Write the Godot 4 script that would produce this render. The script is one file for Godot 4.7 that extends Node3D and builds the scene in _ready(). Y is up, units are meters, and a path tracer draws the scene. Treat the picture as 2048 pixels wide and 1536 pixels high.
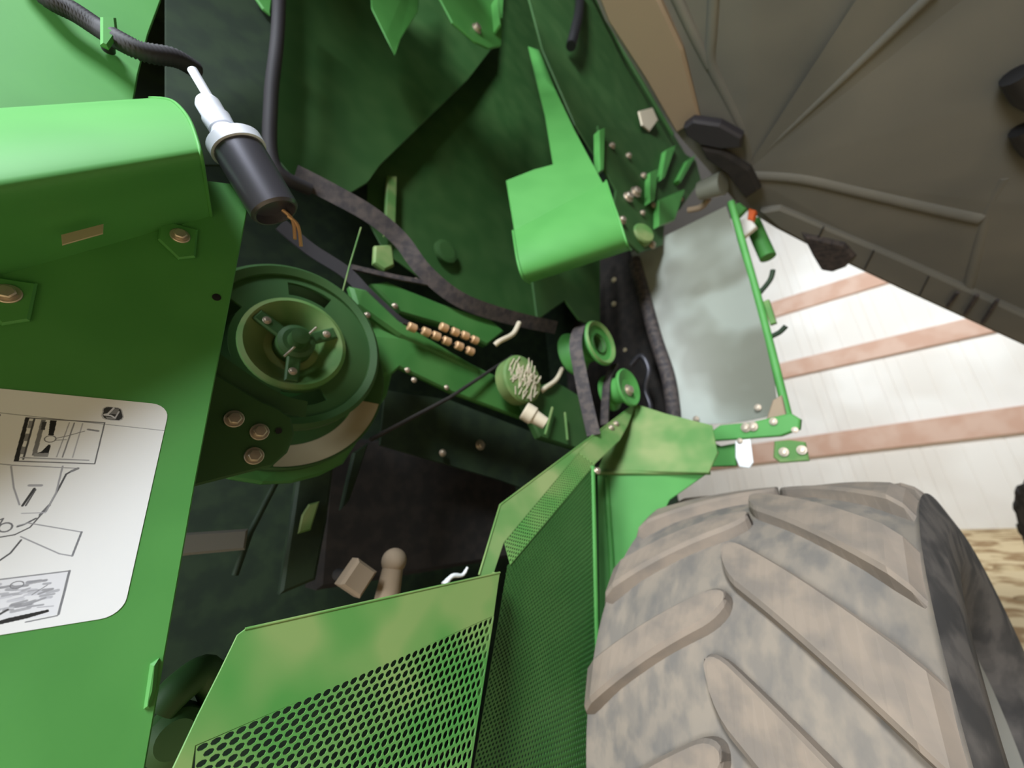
extends Node3D
# A green harvesting machine seen close up from its side inside a farm shed.
# Metres, y up. The far shed wall runs along x; the machine's flank runs along E1 with outward normal NO.

const F := 769.0                       # focal length in pixels of a 2048 x 1536 frame (ultra-wide lens)
const EYE := Vector3(0, 1.2, 0)
const FLANK := 0.6                     # distance from the eye to the machine's flank plane
const WALL_Z := -16.0
var cam_basis: Basis
var E1: Vector3
var NO: Vector3
const UP := Vector3.UP
var M := {}
var used := {}
var bolt_mesh: Mesh
var rng := RandomNumberGenerator.new()

# ---------------------------------------------------------------- measuring
func ray(px: float, py: float) -> Vector3:
	return cam_basis * Vector3((px - 1024.0) / F, (768.0 - py) / F, -1.0)
func P(px: float, py: float, d: float) -> Vector3:      # a point seen at a pixel, d metres deep
	return EYE + ray(px, py) * d
func S(px: float, py: float, k: float) -> Vector3:      # ... on the plane k metres inside the flank
	var r := ray(px, py)
	return EYE + r * ((FLANK + k) / -r.dot(NO))
func Q(px: float, py: float, p0: Vector3, n: Vector3) -> Vector3:   # ... on any plane
	var r := ray(px, py)
	return EYE + r * ((p0 - EYE).dot(n) / r.dot(n))
func SS(k: float, px: Array) -> Array:
	var o := []
	for i in range(0, px.size(), 2): o.append(S(px[i], px[i + 1], k))
	return o
func QQ(p0: Vector3, n: Vector3, px: Array) -> Array:
	var o := []
	for i in range(0, px.size(), 2): o.append(Q(px[i], px[i + 1], p0, n))
	return o

# ---------------------------------------------------------------- mesh building
class MB:
	var V := PackedVector3Array()
	var N := PackedVector3Array()
	var T := PackedVector2Array()
	func tri(a: Vector3, b: Vector3, c: Vector3, na: Vector3, nb: Vector3, nc: Vector3) -> void:
		var g := (b - a).cross(c - a)
		if g.length_squared() < 1e-18: return
		if g.dot(na + nb + nc) > 0.0:          # front faces run clockwise
			V.append_array(PackedVector3Array([a, c, b])); N.append_array(PackedVector3Array([na, nc, nb]))
		else:
			V.append_array(PackedVector3Array([a, b, c])); N.append_array(PackedVector3Array([na, nb, nc]))
	func flat(a: Vector3, b: Vector3, c: Vector3, out: Vector3) -> void:
		var g := (b - a).cross(c - a)
		if g.length_squared() < 1e-18: return
		g = g.normalized()
		if g.dot(out) < 0.0: g = -g
		tri(a, b, c, g, g, g)
	func quad(a: Vector3, b: Vector3, c: Vector3, d: Vector3, out: Vector3) -> void:
		flat(a, b, c, out); flat(a, c, d, out)
	func squad(a: Vector3, b: Vector3, c: Vector3, d: Vector3, na: Vector3, nb: Vector3, nc: Vector3, nd: Vector3) -> void:
		tri(a, b, c, na, nb, nc); tri(a, c, d, na, nc, nd)
	func done(m: Material, o := Vector3.ZERO) -> ArrayMesh:
		var v := V
		if o != Vector3.ZERO:
			v = Transform3D(Basis(), -o) * V
		var a := []
		a.resize(Mesh.ARRAY_MAX)
		a[Mesh.ARRAY_VERTEX] = v; a[Mesh.ARRAY_NORMAL] = N
		if T.size() == V.size() and T.size() > 0: a[Mesh.ARRAY_TEX_UV] = T
		var r := ArrayMesh.new()
		r.add_surface_from_arrays(Mesh.PRIMITIVE_TRIANGLES, a)
		r.surface_set_material(0, m)
		return r

func side_of(n: Vector3) -> Vector3:
	var x := UP.cross(n)
	return (x if x.length() > 0.1 else Vector3.RIGHT.cross(n)).normalized()

func plate(mb: MB, poly: Array, n: Vector3, th := 0.004, bev := 0.0012) -> void:   # a sheet with chamfered edges
	n = n.normalized()
	var bx := side_of(n)
	var by := n.cross(bx)
	var p2 := PackedVector2Array()
	for p in poly: p2.append(Vector2(bx.dot(p), by.dot(p)))
	if Geometry2D.is_polygon_clockwise(p2):
		p2.reverse(); poly = poly.duplicate(); poly.reverse()
	var tris := Geometry2D.triangulate_polygon(p2)
	var c := poly.size()
	var ins := []
	for i in c:
		var a: Vector2 = (p2[i] - p2[(i + c - 1) % c]).normalized()
		var b: Vector2 = (p2[(i + 1) % c] - p2[i]).normalized()
		var na := Vector2(-a.y, a.x)
		var m := (na + Vector2(-b.y, b.x)).normalized()
		m *= bev / maxf(0.35, m.dot(na))
		ins.append(bx * m.x + by * m.y)
	var f := []; var e := []; var g := []; var h := []
	for i in c:
		var p: Vector3 = poly[i]
		f.append(p + ins[i]); e.append(p - n * bev); g.append(p - n * (th - bev)); h.append(p + ins[i] - n * th)
	for i in range(0, tris.size(), 3):
		mb.flat(f[tris[i]], f[tris[i + 1]], f[tris[i + 2]], n)
		mb.flat(h[tris[i]], h[tris[i + 1]], h[tris[i + 2]], -n)
	for i in c:
		var j := (i + 1) % c
		var d: Vector3 = poly[j] - poly[i]
		var out := d.cross(n)
		mb.quad(f[i], f[j], e[j], e[i], out + n * 0.3)
		mb.quad(e[i], e[j], g[j], g[i], out)
		mb.quad(g[i], g[j], h[j], h[i], out - n * 0.3)

func box(mb: MB, c: Vector3, x: Vector3, y: Vector3, z: Vector3, bev := 0.002) -> void:   # half extents; z is the front normal
	plate(mb, [c - x - y + z, c + x - y + z, c + x + y + z, c - x + y + z], z, z.length() * 2.0, bev)

func lathe(mb: MB, c: Vector3, ax: Vector3, prof: Array, seg := 40, smooth := false, a0 := 0.0, a1 := TAU) -> void:   # profile of (radius, height along ax)
	ax = ax.normalized()
	var bx := side_of(ax)
	var by := ax.cross(bx)
	var ns := []
	for i in prof.size() - 1:
		var d: Vector2 = prof[i + 1] - prof[i]
		ns.append(Vector2(d.y, -d.x).normalized())
	for i in prof.size() - 1:
		var n0: Vector2 = ns[i]
		var n1: Vector2 = ns[i]
		if smooth:
			if i > 0: n0 = (ns[i - 1] + ns[i]).normalized()
			if i < ns.size() - 1: n1 = (ns[i] + ns[i + 1]).normalized()
		for s in seg:
			var u0 := a0 + (a1 - a0) * s / seg
			var u1 := a0 + (a1 - a0) * (s + 1) / seg
			var r0 := bx * cos(u0) + by * sin(u0)
			var r1 := bx * cos(u1) + by * sin(u1)
			var p: Vector2 = prof[i]
			var q: Vector2 = prof[i + 1]
			mb.squad(c + r0 * p.x + ax * p.y, c + r1 * p.x + ax * p.y, c + r1 * q.x + ax * q.y, c + r0 * q.x + ax * q.y, r0 * n0.x + ax * n0.y, r1 * n0.x + ax * n0.y, r1 * n1.x + ax * n1.y, r0 * n1.x + ax * n1.y)

func smooth_path(pts: Array, per := 6) -> Array:
	if pts.size() < 3: return pts
	var o := []
	for i in pts.size() - 1:
		var a: Vector3 = pts[maxi(i - 1, 0)]; var b: Vector3 = pts[i]
		var c: Vector3 = pts[i + 1]; var d: Vector3 = pts[mini(i + 2, pts.size() - 1)]
		for k in per: o.append(b.cubic_interpolate(c, a, d, float(k) / per))
	o.append(pts[-1])
	return o

func tube(mb: MB, pts: Array, rads: Array, seg := 12) -> void:     # round tube with rounded caps; one radius or one per point
	var prev := (pts[1] - pts[0] as Vector3).normalized()
	var x := side_of(prev)
	var rings := []; var norms := []
	for i in pts.size():
		var t: Vector3 = (pts[mini(i + 1, pts.size() - 1)] - pts[maxi(i - 1, 0)] as Vector3).normalized()
		x = (x - t * x.dot(t)).normalized()
		var y := t.cross(x)
		var r: float = rads[i] if rads.size() > 1 else rads[0]
		var a := []; var b := []
		for s in seg + 1:
			var n := x * cos(TAU * s / seg) + y * sin(TAU * s / seg)
			a.append(pts[i] + n * r); b.append(n)
		rings.append(a); norms.append(b)
	for i in pts.size() - 1:
		for s in seg:
			mb.squad(rings[i][s], rings[i][s + 1], rings[i + 1][s + 1], rings[i + 1][s], norms[i][s], norms[i][s + 1], norms[i + 1][s + 1], norms[i + 1][s])
	for e in [0, pts.size() - 1]:
		var out: Vector3 = (pts[0] - pts[1] if e == 0 else pts[e] - pts[e - 1] as Vector3).normalized()
		for s in seg: mb.flat(pts[e], rings[e][s], rings[e][s + 1], out)

func belt(mb: MB, pts: Array, wide: Vector3, w: float, th: float) -> void:    # flat band along a path; wide = direction of its width
	var sec := []
	for i in pts.size():
		var t: Vector3 = (pts[mini(i + 1, pts.size() - 1)] - pts[maxi(i - 1, 0)] as Vector3).normalized()
		var b := (wide - t * wide.dot(t)).normalized() * w * 0.5
		var n := t.cross(b).normalized() * th * 0.5
		sec.append([pts[i] + b + n, pts[i] - b + n, pts[i] - b * 0.8 - n, pts[i] + b * 0.8 - n, n])
	for i in sec.size() - 1:
		for s in 4:
			var z := (s + 1) % 4
			mb.quad(sec[i][s], sec[i][z], sec[i + 1][z], sec[i + 1][s], (sec[i][s] + sec[i][z]) * 0.5 - pts[i])
	for e in [0, sec.size() - 1]:
		var dir: Vector3 = pts[0] - pts[1] if e == 0 else pts[e] - pts[e - 1]
		mb.quad(sec[e][0], sec[e][1], sec[e][2], sec[e][3], dir)

func perforated(mb: MB, c: Array, nu: int, nv: int, n: Vector3, hole := 0.34, th := 0.0016) -> void:   # staggered round holes in a four-cornered sheet; corners run round
	var at := func(u: float, v: float) -> Vector3:
		return (c[0] as Vector3).lerp(c[1], u).lerp((c[3] as Vector3).lerp(c[2], u), v)
	for r in nv:
		var odd := r % 2
		var v0 := float(r) / nv
		var dv := 1.0 / nv
		var du := 1.0 / nu
		if odd:
			mb.quad(at.call(0, v0), at.call(du / 2, v0), at.call(du / 2, v0 + dv), at.call(0, v0 + dv), n)
			mb.quad(at.call(1 - du / 2, v0), at.call(1, v0), at.call(1, v0 + dv), at.call(1 - du / 2, v0 + dv), n)
		for k in nu - odd:
			var u0 := (k + odd * 0.5) * du
			var o := []; var h := []
			for a in 8:
				var q := Vector2(cos(TAU * a / 8), sin(TAU * a / 8))
				var m := maxf(absf(q.x), absf(q.y))
				o.append(at.call(u0 + du * (0.5 + 0.5 * q.x / m), v0 + dv * (0.5 + 0.5 * q.y / m)))
				h.append(at.call(u0 + du * (0.5 + hole * q.x), v0 + dv * (0.5 + hole * q.y)))
			var mid: Vector3 = (h[0] + h[4]) * 0.5
			for a in 8:
				var b := (a + 1) % 8
				mb.quad(o[a], o[b], h[b], h[a], n)
				mb.quad(h[a], h[b], h[b] - n * th, h[a] - n * th, mid - h[a])

# ---------------------------------------------------------------- naming
func fresh(called: String) -> String:
	used[called] = used.get(called, 0) + 1
	return called if used[called] == 1 else "%s_%03d" % [called, used[called] - 1]

func thing(called: String, label: String, category: String, at: Vector3, group := "") -> Node3D:
	var o := Node3D.new()
	o.name = fresh(called); add_child(o); o.position = at
	o.set_meta("label", label); o.set_meta("category", category)
	if group: o.set_meta("group", group)
	return o

func part(called: String, mb: MB, m: Material, parent: Node3D, label := "") -> MeshInstance3D:
	var o := MeshInstance3D.new()
	o.name = called
	var off := parent.position
	var up_ := parent.get_parent()
	while up_ != self and up_ != null:
		off += (up_ as Node3D).position; up_ = up_.get_parent()
	o.mesh = mb.done(m, off)
	parent.add_child(o, true)
	if label: o.set_meta("label", label)
	return o

func structure(called: String, mb: MB, m: Material) -> MeshInstance3D:
	var o := MeshInstance3D.new()
	o.name = fresh(called); o.mesh = mb.done(m); o.set_meta("kind", "structure"); add_child(o)
	return o

func bolt(parent: Node3D, p: Vector3, ax: Vector3, r: float, m: Material = null) -> void:
	if bolt_mesh == null:
		var b := MB.new()
		lathe(b, Vector3.ZERO, Vector3.BACK, [Vector2(1.25, 0), Vector2(1.25, 0.18), Vector2(1.15, 0.26), Vector2(0, 0.26)], 20)
		lathe(b, Vector3.ZERO, Vector3.BACK, [Vector2(0.9, 0.26), Vector2(0.9, 0.8), Vector2(0.74, 0.95), Vector2(0, 1.0)], 6)
		bolt_mesh = b.done(M.zinc)
	var o := MeshInstance3D.new()
	o.name = "bolt"; o.mesh = bolt_mesh
	if m: o.material_override = m
	ax = ax.normalized()
	var x := side_of(ax)
	parent.add_child(o, true)
	o.transform = Transform3D(Basis(x * r, ax.cross(x) * r, ax * r), p - parent.position)

# ---------------------------------------------------------------- materials
func noise_tex(f: float, c0: Color, c1: Color, seed_: int, oct := 4, lo := 0.3, hi := 0.7, size := 256) -> NoiseTexture2D:
	var n := FastNoiseLite.new()
	n.frequency = f; n.seed = seed_; n.fractal_octaves = oct; n.noise_type = FastNoiseLite.TYPE_SIMPLEX_SMOOTH
	var g := Gradient.new()
	g.offsets = PackedFloat32Array([lo, hi]); g.colors = PackedColorArray([c0, c1])
	var t := NoiseTexture2D.new()
	t.width = size; t.height = size; t.seamless = true; t.noise = n; t.color_ramp = g
	return t

func mat(called: String, c: Color, rough := 0.6, metal := 0.0, tex: Texture2D = null, scale := 4.0, world := true) -> StandardMaterial3D:
	var m := StandardMaterial3D.new()
	m.resource_name = called
	m.albedo_color = c; m.roughness = rough; m.metallic = metal; m.cull_mode = BaseMaterial3D.CULL_DISABLED
	if tex:
		m.albedo_color = Color.WHITE; m.albedo_texture = tex
		m.uv1_triplanar = true; m.uv1_world_triplanar = world; m.uv1_scale = Vector3.ONE * scale
	M[called] = m
	return m

func materials() -> void:
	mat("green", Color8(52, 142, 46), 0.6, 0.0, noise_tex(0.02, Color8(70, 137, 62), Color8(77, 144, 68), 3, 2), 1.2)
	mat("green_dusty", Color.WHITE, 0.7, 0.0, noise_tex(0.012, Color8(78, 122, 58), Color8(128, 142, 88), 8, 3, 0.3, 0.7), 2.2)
	mat("green_shade_grime", Color.WHITE, 0.6, 0.0, noise_tex(0.02, Color8(40, 78, 32), Color8(54, 88, 42), 5, 2, 0.2, 0.85), 1.2)  # machine green darkened for interior shade, with some grime
	mat("green_guard", Color.WHITE, 0.55, 0.0, noise_tex(0.01, Color8(66, 130, 56), Color8(122, 146, 84), 12, 3, 0.3, 0.75), 2.0)
	mat("green_half_shade", Color.WHITE, 0.6, 0.0, noise_tex(0.02, Color8(50, 104, 42), Color8(64, 114, 52), 6, 2), 1.2)  # same green, partly darkened to carry the shade on arm and beam
	mat("dark_body", Color.WHITE, 0.75, 0.0, noise_tex(0.02, Color8(18, 36, 18), Color8(32, 50, 26), 15), 2.0)  # near-black green, interior shade put into the colour
	mat("dark_brown", Color.WHITE, 0.9, 0.0, noise_tex(0.02, Color8(28, 24, 22), Color8(42, 36, 32), 16), 3.0)  # very dark brown, unevenly toned
	mat("rubber", Color8(44, 40, 44), 0.65)
	mat("rubber_dusty", Color.WHITE, 0.75, 0.0, noise_tex(0.02, Color8(48, 43, 46), Color8(82, 72, 68), 18), 6.0)
	mat("zinc", Color8(198, 182, 164), 0.38, 0.75)
	mat("bronze", Color8(214, 172, 130), 0.45, 0.35)
	mat("silver", Color8(226, 228, 238), 0.5, 0.1)
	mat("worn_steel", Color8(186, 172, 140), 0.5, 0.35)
	mat("black_paint", Color8(92, 90, 97), 0.34, 0.6)
	mat("black_plastic", Color8(26, 25, 27), 0.5)
	mat("cream", Color8(200, 186, 162), 0.7)
	mat("white", Color8(236, 236, 234), 0.6)
	mat("orange", Color8(214, 96, 44), 0.5)
	mat("taupe", Color.WHITE, 0.85, 0.0, noise_tex(0.008, Color8(100, 98, 92), Color8(122, 117, 107), 21, 3, 0.25, 0.75), 0.8)
	mat("taupe_light", Color8(150, 130, 108), 0.85)
	mat("grey_sheet", Color.WHITE, 0.45, 0.0, noise_tex(0.008, Color8(116, 116, 104), Color8(146, 150, 140), 24, 3), 1.2)
	mat("wall_sheet", Color.WHITE, 0.7, 0.0, noise_tex(0.01, Color8(232, 224, 214), Color8(243, 237, 229), 27, 3), 0.12)
	mat("girt_wood", Color.WHITE, 0.8, 0.0, noise_tex(0.02, Color8(204, 164, 142), Color8(214, 180, 160), 29, 3), 0.25)
	mat("dirt", Color.WHITE, 0.95, 0.0, noise_tex(0.012, Color8(150, 118, 78), Color8(212, 188, 146), 31, 5, 0.28, 0.5), 0.5)
	mat("roof_sheet", Color8(96, 94, 92), 0.8)
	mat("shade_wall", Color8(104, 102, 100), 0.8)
	var tire := mat("tire_dust", Color.WHITE, 0.92, 0.0, noise_tex(0.011, Color8(104, 98, 92), Color8(132, 120, 107), 33, 5, 0.25, 0.6, 512), 2.6, false)
	tire.uv1_scale = Vector3(3.2, 2.2, 2.2)
	mat("tire_lug", Color.WHITE, 0.92, 0.0, noise_tex(0.014, Color8(112, 102, 93), Color8(134, 119, 105), 35, 5, 0.25, 0.7), 3.0, false)
	mat("tire_black", Color.WHITE, 0.85, 0.0, noise_tex(0.012, Color8(40, 38, 38), Color8(84, 78, 74), 36, 5), 3.0, false)

# ---------------------------------------------------------------- main
func _ready() -> void:
	rng.seed = 7
	# camera: ultra-wide, pitched up 18.7 degrees, rolled 4
	var cam := Camera3D.new()
	cam.name = "camera"
	var u := Vector3(-164, 2268, -769).normalized()
	var n := Vector3(645, -214, -769)
	n = (n - u * n.dot(u)).normalized()
	cam_basis = Basis(n.cross(u), u, -n).transposed()
	cam.transform = Transform3D(cam_basis, EYE)
	cam.fov = rad_to_deg(2.0 * atan(768.0 / F))
	cam.near = 0.02; cam.far = 100.0
	var att := CameraAttributesPhysical.new()      # the photograph is soft behind the decal
	att.frustum_focal_length = 12.0 * F / 768.0
	att.frustum_focus_distance = 0.45
	att.frustum_near = 0.02; att.frustum_far = 100.0
	att.exposure_aperture = 2.6
	cam.attributes = att
	add_child(cam); cam.current = true
	E1 = ray(1920, 975); E1.y = 0; E1 = E1.normalized()
	NO = E1.cross(UP).normalized()
	# environment and exposure
	var we := WorldEnvironment.new()
	we.name = "environment"
	var env := Environment.new()
	env.background_mode = Environment.BG_SKY
	env.sky = Sky.new()
	env.sky.sky_material = PhysicalSkyMaterial.new()
	env.tonemap_mode = Environment.TONE_MAPPER_LINEAR
	env.tonemap_exposure = 1.06
	env.sdfgi_enabled = true; env.ssao_enabled = true; env.ssil_enabled = true
	we.environment = env
	add_child(we)
	materials()
	# lamps
	lamp("light_panel", "white roof light panel behind the viewer", EYE - E1 * 2.6 + NO * 1.35 + UP * 2.9, EYE + E1 * 0.6 + NO * -0.2, Vector2(0.9, 1.4), 34.0)
	lamp("doorway_fill", "white upright light panel standing in for unseen doorway daylight", EYE - E1 * 4.6 + NO * 0.35 + UP * 0.5, EYE + E1 * 1.0 + NO * -0.2 - UP * 0.1, Vector2(1.3, 2.0), 27.0)  # fill panel added low behind, standing in for doorway daylight
	lamp("light_panel", "unseen white light panel added to brighten the cream wall", Vector3(3.5, 8.4, -7.6), Vector3(1.5, 3.6, -16), Vector2(4.0, 2.5), 95.0)  # unseen panel added to brighten the far wall
	shed()
	raised_panel()
	left_side()
	interior()
	middle()
	right_side()
	guards()
	tire("tractor_tire", "large dusty lugged tyre beside the perforated guard", Vector3(-0.126, 0.622, -1.308), 0.0565)

func lamp(called: String, label: String, at: Vector3, target: Vector3, size: Vector2, energy: float) -> void:
	var z := (at - target).normalized()          # lights shine along -z
	var t := thing(called, label, "lamp", at)
	var x := side_of(z)
	var b := MB.new()
	box(b, at + z * 0.05, x * (size.x * 0.5 + 0.05), z.cross(x) * (size.y * 0.5 + 0.05), -z * 0.04, 0.01)
	part("housing", b, M.white, t)
	var g := StandardMaterial3D.new()
	g.resource_name = "lamp_glow"; g.emission_enabled = true; g.emission = Color(1, 0.98, 0.94); g.emission_energy_multiplier = 0.6
	b = MB.new()
	box(b, at + z * 0.005, x * size.x * 0.5, z.cross(x) * size.y * 0.5, -z * 0.004, 0.001)
	part("diffuser", b, g, t)
	var l := AreaLight3D.new()
	l.name = "lamp_light"; l.area_size = size; l.light_energy = energy; l.light_color = Color(0.93, 0.97, 1.0)
	l.shadow_enabled = true; l.area_range = 40.0; l.area_attenuation = 2.0
	add_child(l, true)
	l.transform = Transform3D(Basis(x, z.cross(x), z), at - z * 0.02)

func shed() -> void:
	var b := MB.new()
	box(b, Vector3(0, -0.1, -5), Vector3(14, 0, 0), Vector3(0, 0, -12.2), Vector3(0, 0.1, 0), 0.001)
	var fl := structure("floor", b, M.dirt)
	# clods of earth lying on the floor by the wall
	for i in 40:
		var c := MB.new()
		var p := Vector3(1.2 + rng.randf() * 3.5, 0, -2.5 - rng.randf() * 9.0)
		var r := 0.05 + rng.randf() * 0.09
		lathe(c, p - UP * 0.01, UP, [Vector2(r * 1.3, 0), Vector2(r, r * 0.35), Vector2(r * 0.5, r * 0.55), Vector2(0, r * 0.6)], 7 + i % 3)
		part("clod", c, M.dirt, fl)
	b = MB.new()
	box(b, Vector3(0, 6, WALL_Z - 0.1), Vector3(14, 0, 0), Vector3(0, 6.1, 0), Vector3(0, 0, 0.1), 0.001)
	var w := structure("wall_back", b, M.wall_sheet)
	for i in 14:          # ribbed wall sheets
		var x0 := -9.0 + i * 1.6
		b = MB.new()
		plate(b, [Vector3(x0 + 0.012, 0.0, WALL_Z + 0.02), Vector3(x0 + 1.588, 0.0, WALL_Z + 0.02), Vector3(x0 + 1.588, 12, WALL_Z + 0.02), Vector3(x0 + 0.012, 12, WALL_Z + 0.02)], Vector3.BACK, 0.02, 0.006)
		for k in 3:
			var xr := x0 + 0.27 + k * 0.53
			plate(b, [Vector3(xr, 0, WALL_Z + 0.03), Vector3(xr + 0.05, 0, WALL_Z + 0.03), Vector3(xr + 0.05, 12, WALL_Z + 0.03), Vector3(xr, 12, WALL_Z + 0.03)], Vector3.BACK, 0.01, 0.008)
		part("wall_panel", b, M.wall_sheet, w)
	for g in [[1650.0, 573.0, 606.0], [1650.0, 707.0, 740.0], [1700.0, 861.0, 906.0]]:     # horizontal timber rails
		var y1 := Q(g[0], g[1], Vector3(0, 0, WALL_Z), Vector3.BACK).y
		var y0 := Q(g[0], g[2], Vector3(0, 0, WALL_Z), Vector3.BACK).y
		b = MB.new()
		box(b, Vector3(1.5, (y0 + y1) / 2, WALL_Z + 0.08), Vector3(9, 0, 0), Vector3(0, (y1 - y0) / 2, 0), Vector3(0, 0, 0.06), 0.012)
		part("girt", b, M.girt_wood, w)
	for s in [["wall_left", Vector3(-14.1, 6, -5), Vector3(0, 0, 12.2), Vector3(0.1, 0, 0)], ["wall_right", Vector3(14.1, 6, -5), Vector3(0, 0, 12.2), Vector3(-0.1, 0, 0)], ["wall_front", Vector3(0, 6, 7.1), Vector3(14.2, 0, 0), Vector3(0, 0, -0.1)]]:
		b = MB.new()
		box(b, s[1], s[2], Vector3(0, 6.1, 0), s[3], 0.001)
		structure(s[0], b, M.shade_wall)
	b = MB.new()
	box(b, Vector3(0, 12.1, -5), Vector3(14.2, 0, 0), Vector3(0, 0, 12.3), Vector3(0, -0.1, 0), 0.001)
	structure("ceiling", b, M.roof_sheet)

# ---- the big raised panel overhead
func raised_panel() -> void:
	var A := P(1180, 0, 1.3)
	var n := (P(1500, 420, 1.8) - A).cross(P(2048, 690, 1.9) - A).normalized()
	if n.y > 0: n = -n
	var at := Q(1500, 330, A, n)
	var t := thing("raised_panel", "large dusty taupe panel raised overhead, creased underside seen from below", "panel", at)
	var hub := Q(1490, 335, A + n * 0.0, n)
	# creased skin: facets fan out from the hub, with alternate folds standing proud
	var rim := [[1130, -150, 0.0], [1210, 40, 0.0], [1350, 262, 0.0], [1475, 408, 0.0], [1552, 456, 0.0], [1612, 487, 0.0], [1800, 577, 0.0], [2048, 690, 0.0], [2300, 800, 0.0], [2350, 430, 0.0], [2330, 100, 0.02], [2280, -280, 0.0], [1900, -300, 0.03], [1860, -10, 0.0], [1520, -220, 0.02], [1440, -60, 0.0]]
	var fold := {9: 0.03, 13: -0.035, 15: 0.02, 2: 0.0}
	var b := MB.new()
	var pts := []
	for i in rim.size():
		pts.append(Q(rim[i][0], rim[i][1], A, n) + n * (rim[i][2] + fold.get(i, 0.0)))
	for i in pts.size():
		var a: Vector3 = pts[i]
		var c: Vector3 = pts[(i + 1) % pts.size()]
		b.flat(hub + n * 0.03, a, c, n)
		b.flat(hub - n * 0.02, a - n * 0.03, c - n * 0.03, -n)
		b.quad(a, c, c - n * 0.03, a - n * 0.03, (a + c) * 0.5 - hub)
	part("skin", b, M.taupe, t)
	# raised ribs pressed into the panel
	for r in [[[1432, -60, 1425, 60, 1424, 125, 1455, 190, 1488, 262, 1500, 330], 0.02], [[1870, -20, 1700, 142, 1590, 245, 1510, 318], 0.016], [[1500, 345, 1600, 352, 1720, 378, 1850, 408, 1960, 432], 0.03], [[1330, -60, 1385, 60, 1420, 130], 0.018], [[2010, 350, 1975, 420, 1950, 520, 1930, 600], 0.02]]:
		b = MB.new()
		var path := []
		for i in range(0, r[0].size(), 2): path.append(Q(r[0][i], r[0][i + 1], A + n * 0.012, n))
		tube(b, smooth_path(path, 5), [r[1]], 10)
		part("rib", b, M.taupe, t)
	# tan side flange next to the hinge, edge flange along the lower rim
	b = MB.new()
	var f := QQ(A + n * 0.035, n, [1175, -60, 1290, -60, 1365, 100, 1400, 240, 1352, 268, 1290, 160, 1215, 45])
	plate(b, f, n, 0.03, 0.008)
	part("side_flange", b, M.taupe_light, t, "paler tan flange along the hinge edge")
	b = MB.new()
	f = QQ(A + n * 0.045, n, [1520, 425, 1560, 418, 1800, 520, 2048, 632, 2300, 750, 2300, 800, 2048, 690, 1800, 577, 1612, 487, 1556, 456])
	plate(b, f, n, 0.04, 0.008)
	part("edge_flange", b, M.taupe, t)
	for x in [1640, 1740, 1850]:
		b = MB.new()
		var y: float = 487.0 + (x - 1612) * 0.478
		tube(b, QQ(A + n * 0.05, n, [x + 8, y - 48, x - 12, y - 8]), [0.0022], 6)
		part("seam", b, M.rubber, t)
	b = MB.new()
	plate(b, QQ(A + n * 0.06, n, [1602, 470, 1625, 515, 1642, 543, 1665, 547, 1690, 538, 1712, 515, 1690, 490]), n, 0.05, 0.012)
	part("catch", b, M.rubber_dusty, t, "dark rounded catch hanging below the edge")
	for q in [[2030, 150, 2048, 230, 0.05], [2040, 260, 2050, 310, 0.04]]:
		b = MB.new()
		tube(b, smooth_path(QQ(A + n * 0.05, n, [q[0], q[1], q[0] + 25, q[1] + 40, q[0] + 70, q[1] + 60])), [q[4] * 0.6], 12)
		part("buffer", b, M.black_plastic, t, "black rubber buffer")
	for q in [[1895, 612, 1915, 585], [1930, 628, 1955, 590], [1965, 645, 1995, 600]]:
		b = MB.new()
		tube(b, QQ(A + n * 0.06, n, [q[0], q[1], q[2], q[3]]), [0.007], 8)
		part("clip", b, M.rubber_dusty, t)

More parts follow.
